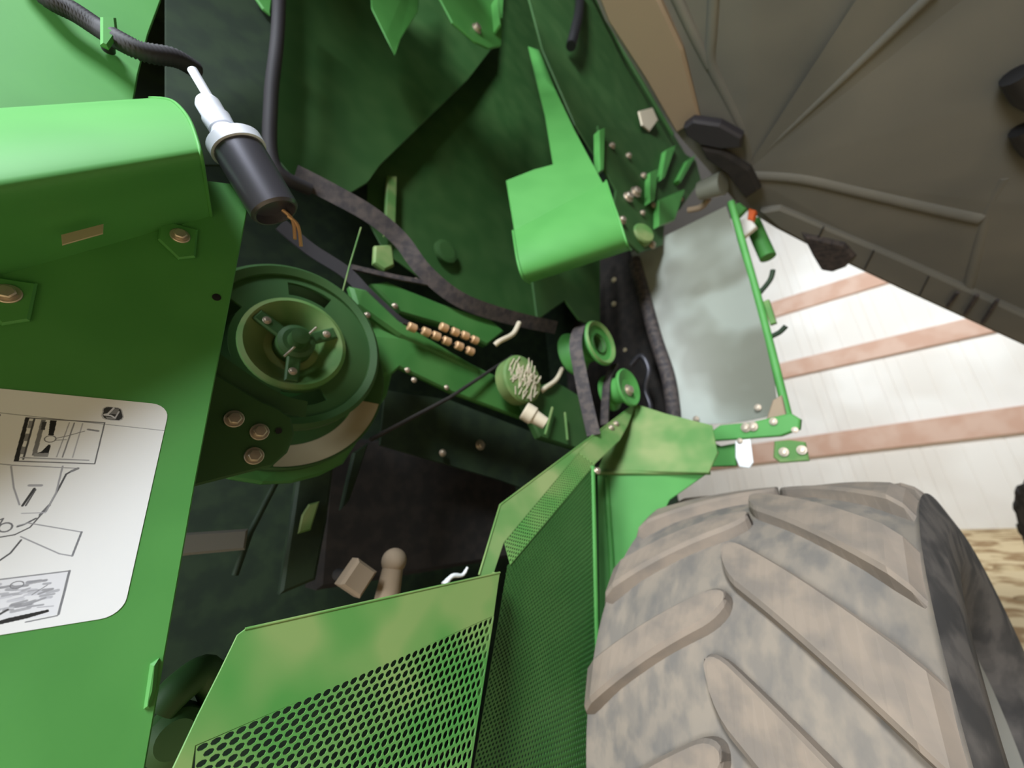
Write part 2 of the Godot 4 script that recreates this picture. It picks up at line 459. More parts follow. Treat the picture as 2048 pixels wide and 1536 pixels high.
# ---- left: decal panel, hood ledge, upper sheet, hose, actuator
func left_side() -> void:
	var at := S(200, 1300, 0)
	var t := thing("decal_panel", "flat bright green sheet-metal door carrying the white diagram decal", "panel", at)
	var b := MB.new()
	plate(b, SS(0, [-500, 250, 505, 372, 490, 445, 390, 970, 300, 1480, 262, 1700, -500, 1900]), NO, 0.004, 0.0012)
	part("sheet", b, M.green, t)
	b = MB.new()          # decal: a thin printed sheet with rounded corners
	var o := EYE - NO * (FLANK - 0.0006) 
	var pts := []
	var w := 0.350
	var hgt := 0.222
	for c in [[w - 0.016, hgt - 0.016, 0.0], [0.016, hgt - 0.016, 90.0], [0.016, 0.016, 180.0], [w - 0.016, 0.016, 270.0]]:
		for k in 7:
			var a := deg_to_rad(c[2] + k * 15.0)
			pts.append(Vector2(c[0] + 0.016 * cos(a), c[1] + 0.016 * sin(a)))
	var base := o + E1 * -0.355
	base.y = 1.130
	for i in range(1, pts.size() - 1):
		for q in [[pts[0], pts[i], pts[i + 1]]]:
			var v := []
			for p in q: v.append(base + E1 * p.x + UP * p.y)
			var before := b.V.size()
			b.flat(v[0], v[1], v[2], NO)
			for k in range(before, b.V.size()):
				var d: Vector3 = b.V[k] - base
				b.T.append(Vector2(d.dot(E1) / w, 1.0 - d.y / hgt))
	for i in pts.size():
		var p0: Vector2 = pts[i]
		var p1: Vector2 = pts[(i + 1) % pts.size()]
		var v0 := base + E1 * p0.x + UP * p0.y
		var v1 := base + E1 * p1.x + UP * p1.y
		var before := b.V.size()
		b.quad(v0, v1, v1 - NO * 0.0006, v0 - NO * 0.0006, E1 * (p0.x - w / 2) + UP * (p0.y - hgt / 2))
		for k in range(before, b.V.size()): b.T.append(Vector2(0.02, 0.02))
	var dm := mat("decal_print", Color.WHITE, 0.5)
	dm.albedo_texture = decal_image()
	part("decal", b, dm, t, "white decal printed with machine diagrams")
	# two bolted tabs, name strip, hole disc, edge latch
	for q in [[360, 472, 22.0], [14, 588, 26.0]]:
		b = MB.new()
		var c := S(q[0], q[1], -0.006)
		plate(b, [c + E1 * -0.022 + UP * 0.016, c + E1 * 0.016 + UP * 0.02, c + E1 * 0.02 - UP * 0.024, c + E1 * 0.004 - UP * 0.034, c + E1 * -0.02 - UP * 0.014], NO, 0.006, 0.002)
		part("tab", b, M.green, t)
		bolt(t, c, NO, 0.0085)
	b = MB.new()
	plate(b, SS(-0.05, [122, 469, 207, 447, 206, 467, 124, 490]), NO, 0.002, 0.0005)
	part("name_strip", b, M.worn_steel, t, "small beige metal strip")
	b = MB.new()
	lathe(b, S(433, 595, 0), NO, [Vector2(0.005, 0), Vector2(0.005, 0.0015), Vector2(0, 0.002)], 16)  # black disc standing for the dark of a small hole
	part("black_disc", b, M.black_plastic, t)
	b = MB.new()
	plate(b, SS(-0.006, [300, 1330, 318, 1318, 312, 1380, 300, 1418, 287, 1420]), NO, 0.01, 0.003)
	part("latch", b, M.green, t)
	# hood ledge: one rolled section swept along the machine
	var L := (ray(1600, 75) - NO * ray(1600, 75).dot(NO)).normalized()
	t = thing("hood_ledge", "rounded green hood ledge jutting out above the decal door", "hood", S(380, 300, 0))
	b = MB.new()
	var prof := smooth_path([S(300, 196, 0.05), S(330, 198, 0.0), S(352, 207, -0.06), S(378, 238, -0.1), S(396, 285, -0.118), S(404, 320, -0.112), S(412, 370, -0.06), S(422, 432, 0.0)], 4)
	var cen := Vector3.ZERO
	for p in prof: cen += p / prof.size()
	for i in prof.size() - 1:
		var a: Vector3 = prof[i]; var c: Vector3 = prof[i + 1]
		var na := (L.cross((prof[mini(i + 1, prof.size() - 1)] - prof[maxi(i - 1, 0)]) as Vector3)).normalized()
		var nb := (L.cross((prof[mini(i + 2, prof.size() - 1)] - prof[i]) as Vector3)).normalized()
		if na.dot(a - cen) < 0: na = -na
		if nb.dot(c - cen) < 0: nb = -nb
		b.squad(a, c, c - L * 0.75, a - L * 0.75, na, nb, nb, na)
		b.flat(a, c, cen - L * 0.004, L)      # end cap, slightly dished
	part("shell", b, M.green, t)
	b = MB.new()
	tube(b, prof, [0.0022], 8)
	part("rolled_edge", b, M.green, t)
	# upper sheet with hose clip
	t = thing("upper_sheet", "flat green sheet above the hood ledge, crossed by the black corrugated hose", "panel", S(150, 100, 0.07))
	b = MB.new()
	plate(b, SS(0.07, [-500, -400, 352, -300, 322, 0, 296, 70, 276, 150, 262, 232, 255, 330, -500, 330]), NO, 0.004, 0.0015)
	part("sheet", b, M.green, t)
	b = MB.new()
	plate(b, SS(0.012, [200, 30, 232, 32, 236, 66, 217, 94, 200, 86]), NO, 0.008, 0.003)
	part("hose_clip", b, M.green, t, "bent green hose clip")
	b = MB.new()
	lathe(b, S(217, 100, 0.065), NO, [Vector2(0.008, 0), Vector2(0.008, 0.01), Vector2(0.005, 0.014), Vector2(0, 0.014)], 16)
	part("rubber_plug", b, M.black_plastic, t)
	# corrugated hose
	t = thing("corrugated_hose", "black corrugated hose running along the upper green sheet to the silver rod", "hose", S(240, 85, 0.02))
	var path := smooth_path([S(40, -60, 0.05), S(95, -5, 0.045), S(150, 25, 0.04), S(200, 58, 0.035), S(240, 82, 0.02), S(290, 105, 0.015), S(350, 116, 0.02), S(392, 140, 0.04)], 14)
	var rr := []
	for i in path.size(): rr.append(0.0135 if i % 2 else 0.0112)
	b = MB.new()
	tube(b, path, rr, 12)
	part("tube", b, M.rubber, t)
	# actuator
	t = thing("actuator", "black cylinder actuator with silver flange and pale wrapped rod", "actuator", S(500, 330, -0.03))
	var p0 := S(385, 140, -0.03); var p1 := S(478, 300, -0.03); var p2 := S(568, 452, -0.03)
	var ax := (p2 - p1).normalized()
	b = MB.new()
	lathe(b, p1, ax, [Vector2(0, 0.0), Vector2(0.033, 0.0), Vector2(0.0345, 0.002), Vector2(0.0345, 0.099), Vector2(0.0315, 0.103), Vector2(0.029, 0.103), Vector2(0.027, 0.09), Vector2(0, 0.09)], 40)
	part("cylinder", b, M.black_paint, t)
	b = MB.new()
	lathe(b, p1, ax, [Vector2(0, -0.014), Vector2(0.036, -0.014), Vector2(0.038, -0.012), Vector2(0.038, 0.002), Vector2(0.036, 0.003), Vector2(0.0, 0.003)], 40)
	part("flange", b, M.silver, t)
	b = MB.new()
	lathe(b, p0, ax, [Vector2(0, 0), Vector2(0.0065, 0), Vector2(0.0065, 0.045), Vector2(0.0, 0.045)], 20)
	part("rod", b, M.silver, t)
	b = MB.new()
	var q0 := S(414, 205, -0.03)
	var ln := (p1 - q0).length()
	lathe(b, q0, ax, [Vector2(0, -0.004), Vector2(0.013, -0.004), Vector2(0.0165, 0.002), Vector2(0.0165, ln * 0.3), Vector2(0.019, ln * 0.32), Vector2(0.018, ln * 0.55), Vector2(0.0165, ln * 0.57), Vector2(0.02, ln * 0.72), Vector2(0.028, ln * 0.86)], 24)
	part("wrapped_sleeve", b, M.silver, t, "pale silver wrapped sleeve")
	b = MB.new()
	for k in 3:
		var c := q0 + ax * (0.004 + k * 0.012) + (S(400, 240, -0.03) - S(430, 225, -0.03)).normalized() * 0.015
		tube(b, [c, c + ax * 0.014 - UP * 0.0035], [0.0032, 0.0012], 8)
	part("strap_end", b, M.silver, t)
	for q in [[596, 452, 602, 492], [585, 440, 590, 478]]:
		b = MB.new()
		tube(b, smooth_path([S(q[0] - 20, q[1] - 20, -0.02), S(q[0], q[1], -0.02), S(q[2], q[3], -0.015)]), [0.0028], 8)
		part("wire_tail", b, M.bronze, t)

func stamp(img: Image, c: Vector2, r: float, col: Color) -> void:
	for y in range(floori(c.y - r), ceili(c.y + r) + 1):
		for x in range(floori(c.x - r), ceili(c.x + r) + 1):
			if x < 0 or y < 0 or x >= img.get_width() or y >= img.get_height(): continue
			var k := clampf(r + 0.5 - Vector2(x, y).distance_to(c), 0, 1) * col.a
			if k > 0: img.set_pixel(x, y, img.get_pixel(x, y).lerp(Color(col.r, col.g, col.b), k))

func stroke(img: Image, mm: Array, w: float, grey: float, a := 1.0) -> void:    # polyline in millimetres, three pixels each
	for i in range(0, mm.size() - 2, 2):
		var p := Vector2(mm[i], mm[i + 1]) * 3.0
		var q := Vector2(mm[i + 2], mm[i + 3]) * 3.0
		var n := maxi(1, ceili(p.distance_to(q) / 0.8))
		for k in n + 1: stamp(img, p.lerp(q, float(k) / n), w * 1.9, Color(grey * 0.88, grey * 0.88, grey * 0.92, a))

func blob(img: Image, mm: Array, grey: float) -> void:
	var poly := PackedVector2Array()
	for i in range(0, mm.size(), 2): poly.append(Vector2(mm[i], mm[i + 1]) * 3.0)
	var r := Rect2(poly[0], Vector2.ZERO)
	for p in poly: r = r.expand(p)
	for y in range(int(r.position.y), int(r.end.y) + 1):
		for x in range(int(r.position.x), int(r.end.x) + 1):
			if x >= 0 and y >= 0 and x < 1050 and y < 666 and Geometry2D.is_point_in_polygon(Vector2(x, y), poly): img.set_pixel(x, y, Color(grey, grey, grey * 1.03))

func decal_image() -> ImageTexture:
	var img := Image.create(1050, 666, false, Image.FORMAT_RGB8)
	img.fill(Color8(236, 236, 238))
	stroke(img, [0, 24, 228, 24, 350, 31], 0.5, 0.7)                       # header rule
	# emblem: dark rounded badge with a pale leaping shape
	blob(img, [295.5, 11, 297, 9, 299, 8, 307, 8.3, 309.6, 9.4, 311, 11.5, 313.6, 18.5, 313, 21.5, 310.5, 23.6, 300, 23.2, 297.5, 22, 296, 19.5], 0.75)
	blob(img, [296.5, 11, 298, 9.3, 300, 8.8, 307, 9.1, 309, 10, 310.2, 12, 312.6, 18.5, 312, 21, 310, 22.6, 300.6, 22.3, 298.4, 21, 297, 18.5], 0.22)
	blob(img, [304, 10, 308, 10, 308.5, 16, 302, 16], 0.5); blob(img, [299, 19.5, 308, 20.5, 307, 22, 301, 21.8], 0.6)
	stroke(img, [303.8, 9.4, 300.6, 16.6, 298, 17.6], 1.3, 0.96)
	stroke(img, [298, 18, 303, 18, 307, 20.4], 1.1, 0.94)
	stroke(img, [307, 20.2, 308.6, 13], 1.0, 0.9)
	# upper inset: view of the shoe with dark columns
	stroke(img, [245, 27, 300, 26.5, 301, 71, 247, 70, 245, 27], 0.7, 0.45)
	blob(img, [244.5, 27, 247, 27, 249.5, 70, 246.5, 70], 0.15)
	for k in 3: blob(img, [247.5 + k * 0.4, 30 + k * 13, 251 + k * 0.3, 30 + k * 13, 251.6 + k * 0.3, 37 + k * 13, 248 + k * 0.4, 37 + k * 13], 0.55)
	stroke(img, [250.5, 28, 252, 68], 0.9, 0.3)
	blob(img, [255, 28, 258, 28, 259.5, 64, 256.5, 64], 0.5)
	blob(img, [256, 30, 259, 30, 259.4, 38, 257, 38], 0.25)
	blob(img, [261, 28, 265.5, 28, 266.4, 43, 263, 43], 0.12)
	blob(img, [265, 53, 266.6, 53, 267, 61, 259, 62, 262, 60], 0.1)
	blob(img, [258, 62, 267, 61, 267, 65, 258, 65], 0.6)
	for a in 12: stroke(img, [265 + 3.8 * cos(a * 0.55), 47 + 3.4 * sin(a * 0.55), 265 + 3.8 * cos(a * 0.55 + 0.5), 47 + 3.4 * sin(a * 0.55 + 0.5)], 0.5, 0.5)
	stroke(img, [278, 29, 277, 65], 0.7, 0.6); stroke(img, [274.5, 29, 273, 65], 0.5, 0.72); stroke(img, [284, 29, 284, 65], 0.6, 0.8)
	stroke(img, [269, 46, 276, 43, 287, 37], 0.5, 0.6); stroke(img, [269, 48, 276, 47], 0.5, 0.65)
	stroke(img, [289, 35, 297, 36], 1.3, 0.62, 0.8)
	stroke(img, [250, 66.5, 296, 67.5], 0.8, 0.72)
	stroke(img, [228, 26, 227, 34], 1.2, 0.3)
	# main picture: fan housing, arm and blades
	stroke(img, [0, 72, 239, 73, 247, 74, 290, 76], 0.6, 0.68)
	stroke(img, [246, 75, 252, 95, 259, 111], 0.8, 0.72)
	stroke(img, [220, 96, 234, 100, 244, 112, 249, 128], 2.2, 0.8, 0.7)
	stroke(img, [287, 78, 283, 82, 281, 95, 278, 112], 1.0, 0.36); stroke(img, [278, 112, 274, 121], 1.5, 0.5)
	stroke(img, [290, 76, 286, 79], 1.6, 0.6)
	stroke(img, [274, 122, 270, 132, 262, 138, 245, 141, 225, 141], 0.7, 0.36)
	stroke(img, [279, 74, 280, 100, 277, 118], 0.9, 0.72)
	stroke(img, [265, 96, 261, 112], 1.2, 0.25); stroke(img, [266, 97, 263, 112], 0.8, 0.4)
	stroke(img, [261, 93, 269, 93], 1.6, 0.75, 0.7)
	stroke(img, [272, 124, 266, 129, 262, 131], 0.9, 0.4)
	stroke(img, [262, 130, 268, 128, 305, 139], 0.7, 0.72); stroke(img, [305, 139, 303, 161], 1.1, 0.55); stroke(img, [303, 161, 294, 158, 266, 140], 0.7, 0.7)
	stroke(img, [262, 119, 277, 119], 0.6, 0.82)
	for a in 13: stroke(img, [255 + 4 * cos(a * 0.5), 131 + 4 * sin(a * 0.5), 255 + 4 * cos(a * 0.5 + 0.5), 131 + 4 * sin(a * 0.5 + 0.5)], 0.8, 0.5)
	stroke(img, [247, 126, 252, 123, 250, 134, 246, 139], 0.7, 0.45)
	stroke(img, [267, 143, 263, 154, 256, 162, 240, 172], 0.9, 0.35)
	# lower inset: grey drawing with a dark foot
	var g := RandomNumberGenerator.new()
	g.seed = 5
	blob(img, [205, 177, 303, 175, 303, 212, 205, 213], 0.9)
	for k in 70:
		var x := 222.0 + g.randf() * 70
		var y := 179.0 + g.randf() * 26
		stroke(img, [x, y, x + 4 + g.randf() * 7, y - 2 + g.randf() * 3], 0.5 + g.randf() * 1.4, 0.66 + g.randf() * 0.3, 0.7)
	for a in 13: stroke(img, [273 + 4 * cos(a * 0.5), 182 + 3 * sin(a * 0.5), 273 + 4 * cos(a * 0.5 + 0.5), 182 + 3 * sin(a * 0.5 + 0.5)], 0.5, 0.55)
	stroke(img, [268, 205, 272, 202], 1.2, 0.3)
	blob(img, [266, 211, 274, 209, 297, 206.5, 298, 208.5, 285, 211.5, 268, 213.5], 0.16)
	stroke(img, [292, 185, 284, 192], 0.5, 0.6); stroke(img, [288, 192, 296, 189], 1.2, 0.7); stroke(img, [285, 199, 293, 196], 1.1, 0.7)
	stroke(img, [200, 178, 304, 174.5], 0.8, 0.62); stroke(img, [304, 174.5, 304.5, 212], 1.2, 0.55); stroke(img, [304, 213, 285, 214.5], 0.7, 0.55)
	return ImageTexture.create_from_image(img)

# ---- interior: everything in the opening behind the door edge
func interior() -> void:
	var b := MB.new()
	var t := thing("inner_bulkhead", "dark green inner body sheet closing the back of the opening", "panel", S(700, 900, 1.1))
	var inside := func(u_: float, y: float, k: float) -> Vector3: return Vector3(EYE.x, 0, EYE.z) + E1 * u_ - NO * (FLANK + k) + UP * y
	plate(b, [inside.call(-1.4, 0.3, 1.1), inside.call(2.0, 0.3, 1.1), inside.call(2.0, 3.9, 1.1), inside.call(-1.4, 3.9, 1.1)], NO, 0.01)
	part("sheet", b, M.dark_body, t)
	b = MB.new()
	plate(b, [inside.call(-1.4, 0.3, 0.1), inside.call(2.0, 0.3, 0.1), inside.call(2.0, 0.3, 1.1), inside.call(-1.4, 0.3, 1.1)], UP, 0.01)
	part("belly_pan", b, M.dark_brown, t)
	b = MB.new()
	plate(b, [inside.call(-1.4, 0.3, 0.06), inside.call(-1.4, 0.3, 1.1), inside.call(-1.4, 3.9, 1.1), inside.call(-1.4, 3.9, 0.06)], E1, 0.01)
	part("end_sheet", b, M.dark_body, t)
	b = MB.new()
	plate(b, [inside.call(-2.1, 3.3, -0.8), inside.call(0.2, 3.3, -0.8), inside.call(0.2, 3.3, 1.2), inside.call(-2.1, 3.3, 1.2)], -UP, 0.05)  # unseen slab added overhead to block light from the opening
	part("shade_slab", b, M.dark_body, t)
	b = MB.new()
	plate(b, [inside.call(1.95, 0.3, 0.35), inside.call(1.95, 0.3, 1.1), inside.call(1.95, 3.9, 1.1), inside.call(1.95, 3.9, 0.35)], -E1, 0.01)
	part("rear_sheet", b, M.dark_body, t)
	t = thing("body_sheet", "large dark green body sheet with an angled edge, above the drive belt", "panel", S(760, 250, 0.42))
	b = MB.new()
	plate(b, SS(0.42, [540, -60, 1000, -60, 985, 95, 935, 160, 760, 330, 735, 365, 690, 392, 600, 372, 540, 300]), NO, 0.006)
	part("sheet", b, M.green_shade_grime, t)
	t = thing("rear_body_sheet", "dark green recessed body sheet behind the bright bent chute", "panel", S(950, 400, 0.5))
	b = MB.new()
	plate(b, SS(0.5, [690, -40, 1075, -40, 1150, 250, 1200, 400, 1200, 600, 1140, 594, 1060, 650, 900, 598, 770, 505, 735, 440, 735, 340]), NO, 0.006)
	part("sheet", b, M.green_shade_grime, t)
	b = MB.new()
	lathe(b, S(890, 505, 0.48), NO, [Vector2(0.05, 0), Vector2(0.05, 0.012), Vector2(0.035, 0.016), Vector2(0, 0.016)], 24)
	part("boss", b, M.green_shade_grime, t)
	b = MB.new()
	plate(b, SS(0.46, [775, 350, 795, 352, 792, 455, 770, 470]), NO, 0.02, 0.004)
	part("strap", b, M.green_dusty, t)
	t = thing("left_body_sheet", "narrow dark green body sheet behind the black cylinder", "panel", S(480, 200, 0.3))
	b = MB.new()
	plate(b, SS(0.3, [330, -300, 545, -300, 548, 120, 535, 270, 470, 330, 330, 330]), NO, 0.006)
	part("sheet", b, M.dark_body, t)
	b = MB.new()
	plate(b, SS(0.28, [508, -10, 545, -10, 541, 28, 526, 16]), NO, 0.01, 0.003)
	part("lug_plate", b, M.green, t)
	t = thing("vertical_hose", "black hose hanging straight down between dark green body sheets", "hose", S(548, 150, 0.25))
	b = MB.new()
	tube(b, smooth_path([S(562, -120, 0.25), S(556, 60, 0.25), S(542, 200, 0.26), S(548, 330, 0.28), S(620, 380, 0.3)], 8), [0.016], 14)
	part("tube", b, M.rubber, t)
	t = thing("pointed_gusset", "bright green pointed gusset hanging at the top of the opening", "bracket", S(780, 30, 0.3))
	b = MB.new()
	plate(b, SS(0.25, [735, -120, 850, -120, 835, 20, 800, 75, 789, 108, 770, 72, 742, 15]), NO * 0.7 + UP * 0.2 - E1 * 0.6, 0.008, 0.003)
	part("sheet", b, M.green, t)
	t = thing("corner_bracket", "green folded corner bracket with one pale bolt, top of the opening", "bracket", S(940, 40, 0.12))
	b = MB.new()
	plate(b, SS(0.12, [850, -60, 1010, -60, 1003, 92, 978, 97, 950, 84, 905, 45]), NO, 0.008, 0.003)
	part("sheet", b, M.green, t)
	b = MB.new()
	box(b, S(992, 30, 0.1), E1 * 0.004, UP * 0.09, NO * 0.02, 0.002)
	part("fold", b, M.green, t)
	bolt(t, S(953, 58, 0.118), NO, 0.016)
	# lower dark things
	t = thing("dark_tank", "very dark brown flat tank wall low in the opening", "tank", S(880, 1000, 0.55))
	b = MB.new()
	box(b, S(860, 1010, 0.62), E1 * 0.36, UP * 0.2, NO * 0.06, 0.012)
	part("shell", b, M.dark_brown, t)
	t = thing("support_post", "dull green upright post under the big pulley", "post", S(620, 1060, 0.36))
	b = MB.new()
	plate(b, SS(0.36, [600, 920, 668, 930, 655, 1040, 632, 1160, 560, 1190, 580, 1060]), NO, 0.03, 0.006)
	part("post", b, M.dark_body, t)
	b = MB.new()
	plate(b, SS(0.345, [618, 1008, 640, 1002, 622, 1060, 596, 1068, 604, 1030]), NO, 0.008, 0.003)
	part("cast_mark", b, M.green_dusty, t)
	t = thing("inner_strut", "thin dark strut leaning beside the support post", "strut", S(520, 1050, 0.33))
	b = MB.new()
	tube(b, [S(562, 945, 0.33), S(500, 1065, 0.33), S(470, 1150, 0.34)], [0.006], 8)
	part("rod", b, M.dark_body, t)
	t = thing("second_strut", "dark channel strut to the right of the support post", "strut", S(690, 1000, 0.42))
	b = MB.new()
	plate(b, SS(0.42, [708, 905, 738, 885, 700, 1000, 682, 1020]), NO, 0.02, 0.004)
	part("channel", b, M.dark_body, t)
	t = thing("crossbar", "dim tan crossbar low behind the decal door edge", "bar", S(420, 1080, 0.3))
	b = MB.new()
	box(b, S(410, 1085, 0.3), E1 * 0.06, UP * 0.018, NO * 0.012, 0.004)
	part("bar", b, M.taupe, t)
	t = thing("block_fitting", "square tan block fitting just above the near guard", "fitting", S(716, 1155, 0.22))
	b = MB.new()
	var c := S(712, 1155, 0.22)
	box(b, c, (E1 * 0.8 - UP * 0.6) * 0.024, (E1 * 0.6 + UP * 0.8) * 0.026, NO * 0.02, 0.005)
	part("block", b, M.taupe_light, t)
	b = MB.new()
	lathe(b, c - NO * 0.02, -NO, [Vector2(0.012, 0), Vector2(0.012, 0.08), Vector2(0, 0.08)], 14)
	part("stem", b, M.dark_brown, t)
	t = thing("ball_fitting", "tan knuckle fitting with a round head above the near guard", "fitting", S(785, 1130, 0.24))
	b = MB.new()
	var hp := S(788, 1122, 0.24)
	var prof := []
	for k in 11: prof.append(Vector2(0.026 * sin(PI * k / 10.0), -0.026 * cos(PI * k / 10.0)))
	lathe(b, hp, UP, prof, 20, true)
	part("head", b, M.taupe_light, t)
	b = MB.new()
	tube(b, [hp, S(772, 1210, 0.24)], [0.02, 0.026], 16)
	part("shank", b, M.taupe_light, t)
	t = thing("white_clip", "small bright white clip peeking over the near guard", "clip", S(910, 1155, 0.2))
	b = MB.new()
	tube(b, smooth_path([S(888, 1170, 0.2), S(905, 1152, 0.2), S(925, 1150, 0.2), S(935, 1135, 0.2)]), [0.008, 0.007, 0.006, 0.006, 0.005, 0.005, 0.005, 0.005, 0.005, 0.005, 0.004, 0.004, 0.004, 0.004, 0.004, 0.004, 0.003, 0.003, 0.003], 10)
	part("tab", b, M.white, t)
	t = thing("casting", "dim green casting low between door edge and near guard", "casting", S(370, 1400, 0.12))
	b = MB.new()
	tube(b, smooth_path([S(320, 1420, 0.12), S(360, 1375, 0.12), S(410, 1345, 0.13), S(440, 1400, 0.14)]), [0.02], 14)
	part("body", b, M.green_shade_grime, t)
	b = MB.new()
	lathe(b, S(350, 1470, 0.12), NO, [Vector2(0.03, -0.02), Vector2(0.03, 0.01), Vector2(0.02, 0.016), Vector2(0, 0.016)], 20)
	part("boss", b, M.green_shade_grime, t)

func slotted(b: MB, c: Vector3, ax: Vector3, r0: float, r1: float, holes: Array, th: float, seg := 96, rings := 8) -> void:   # a disc ring with slots: [a0, a1, ra, rb] in degrees and metres
	var bx := side_of(ax)
	var by := ax.cross(bx)
	var open := func(s: int, q: int) -> bool:
		if q < 0 or q >= rings: return true
		var a := 360.0 * (posmod(s, seg) + 0.5) / seg
		var r := r0 + (r1 - r0) * (q + 0.5) / rings
		for h in holes:
			if a > h[0] and a < h[1] and r > h[2] and r < h[3]: return true
		return false
	for s in seg:
		for q in rings:
			if open.call(s, q): continue
			var a0 := TAU * s / seg; var a1 := TAU * (s + 1) / seg
			var ra := r0 + (r1 - r0) * q / rings; var rb := r0 + (r1 - r0) * (q + 1) / rings
			var d0 := bx * cos(a0) + by * sin(a0); var d1 := bx * cos(a1) + by * sin(a1)
			var v := [c + d0 * ra, c + d1 * ra, c + d1 * rb, c + d0 * rb]
			b.quad(v[0], v[1], v[2], v[3], ax)
			b.quad(v[0] - ax * th, v[1] - ax * th, v[2] - ax * th, v[3] - ax * th, -ax)
			if open.call(s, q - 1): b.quad(v[0], v[1], v[1] - ax * th, v[0] - ax * th, -d0)
			if open.call(s, q + 1): b.quad(v[3], v[2], v[2] - ax * th, v[3] - ax * th, d0)
			if open.call(s - 1, q): b.quad(v[0], v[3], v[3] - ax * th, v[0] - ax * th, -by * cos(a0) + bx * sin(a0))
			if open.call(s + 1, q): b.quad(v[1], v[2], v[2] - ax * th, v[1] - ax * th, by * cos(a1) - bx * sin(a1))

# ---- middle: pulleys, belts, chain, chute
func middle() -> void:
	# big pulley
	var c := S(588, 690, 0.2)
	var t := thing("large_pulley", "large dull green slotted pulley beside the decal door edge", "pulley", c)
	var b := MB.new()
	var c2 := S(577, 742, 0.24)
	lathe(b, c2, NO, [Vector2(0.2, -0.02), Vector2(0.2, 0.004), Vector2(0.196, 0.008), Vector2(0.15, -0.018), Vector2(0.05, -0.018)], 80)
	part("outer_flange", b, M.green_shade_grime, t)
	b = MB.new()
	lathe(b, c2, NO, [Vector2(0.194, 0.009), Vector2(0.15, -0.016)], 40, false, deg_to_rad(-92), deg_to_rad(-14))  # worn metal drawn only on the arc that reflects light
	part("lit_belt_face", b, M.worn_steel, t, "bare worn metal belt face, only the arc catching light")
	b = MB.new()
	slotted(b, c + NO * 0.004, NO, 0.08, 0.155, [[150.0, 208.0, 0.105, 0.14], [262.0, 304.0, 0.095, 0.125], [62.0, 100.0, 0.108, 0.135]], 0.008)
	part("slotted_disc", b, M.green_shade_grime, t)
	b = MB.new()
	lathe(b, c + NO * 0.004, NO, [Vector2(0.172, -0.02), Vector2(0.172, 0.004), Vector2(0.164, 0.012), Vector2(0.15, 0.006), Vector2(0.15, -0.01)], 72)
	part("rim", b, M.green_shade_grime, t)
	b = MB.new()
	lathe(b, c, NO, [Vector2(0.096, 0.002), Vector2(0.096, 0.014), Vector2(0.088, 0.018), Vector2(0.05, -0.014), Vector2(0.03, -0.014)], 48)
	part("dish", b, M.green_dusty, t)
	b = MB.new()
	lathe(b, c, NO, [Vector2(0.036, -0.012), Vector2(0.034, 0.022), Vector2(0.026, 0.026), Vector2(0.018, 0.026), Vector2(0.016, 0.05), Vector2(0, 0.052)], 32)
	part("hub", b, M.green_shade_grime, t)
	for k in 3:
		var a := deg_to_rad(30 + 120 * k)
		var d := E1 * cos(a) + UP * sin(a)
		b = MB.new()
		box(b, c + d * 0.052 + NO * 0.012, d * 0.03, NO.cross(d) * 0.012, NO * 0.006, 0.003)
		part("spoke", b, M.green_shade_grime, t)
		bolt(t, c + d * 0.062 + NO * 0.018, NO, 0.006)
	b = MB.new()
	tube(b, [c + E1 * 0.03 + UP * 0.035 + NO * 0.03, c - E1 * 0.02 - UP * 0.04 + NO * 0.03], [0.0022], 6)
	part("pin", b, M.zinc, t)
	# back plate with its long arm
	t = thing("arm_plate", "green cast arm plate behind the large pulley, reaching right to the round pulleys", "arm", S(760, 760, 0.25))
	b = MB.new()
	var pl := []
	for k in 20:
		var a := deg_to_rad(52.0 + k * 13.4)
		pl.append(c2 - NO * 0.03 + (E1 * cos(a) + UP * sin(a)) * 0.222)
	pl.append_array([S(775, 790, 0.25), S(785, 748, 0.25), S(800, 735, 0.25), S(905, 785, 0.25), S(1110, 862, 0.25), S(1125, 815, 0.25), S(960, 735, 0.25), S(850, 680, 0.25), S(760, 620, 0.25), S(712, 575, 0.25)])
	plate(b, pl, NO, 0.02, 0.005)
	part("plate", b, M.green_half_shade, t)
	b = MB.new()
	plate(b, SS(0.245, [700, 570, 735, 578, 800, 640, 960, 735, 960, 750, 800, 672, 712, 610]), NO, 0.03, 0.008)
	part("stiffening_rib", b, M.green_half_shade, t)
	for q in [[815, 740], [828, 760], [893, 775], [735, 630]]:
		bolt(t, S(q[0], q[1], 0.25), NO, 0.006)
	# upper beam
	t = thing("upper_beam", "slim green beam between the drive belts, right of the large pulley", "beam", S(850, 610, 0.3))
	b = MB.new()
	plate(b, SS(0.3, [742, 566, 775, 562, 880, 605, 985, 640, 1010, 662, 975, 690, 905, 655, 800, 625]), NO, 0.03, 0.006)
	part("beam", b, M.green_half_shade, t)
	bolt(t, S(790, 612, 0.298), NO, 0.007)
	bolt(t, S(832, 560, 0.298), NO, 0.006)
	b = MB.new()
	plate(b, SS(0.3, [750, 490, 785, 488, 790, 530, 770, 540, 748, 525]), NO, 0.02, 0.005)
	part("ear", b, M.green_dusty, t)
	# lower plate with three bolts
	t = thing("bolted_plate", "green plate with three pale bolts under the large pulley", "plate", S(480, 880, 0.1))
	b = MB.new()
	plate(b, SS(0.1, [300, 700, 430, 745, 470, 770, 520, 800, 555, 815, 583, 835, 590, 870, 575, 905, 545, 932, 390, 972, 300, 990]), NO, 0.008, 0.003)
	part("sheet", b, M.green_shade_grime, t)
	for q in [[468, 838], [519, 864], [508, 912]]: bolt(t, S(q[0], q[1], 0.098), NO, 0.0105)
	b = MB.new()
	lathe(b, S(557, 862, 0.099), NO, [Vector2(0.005, 0), Vector2(0.005, 0.0015), Vector2(0, 0.0015)], 12)
	part("black_disc", b, M.black_plastic, t)
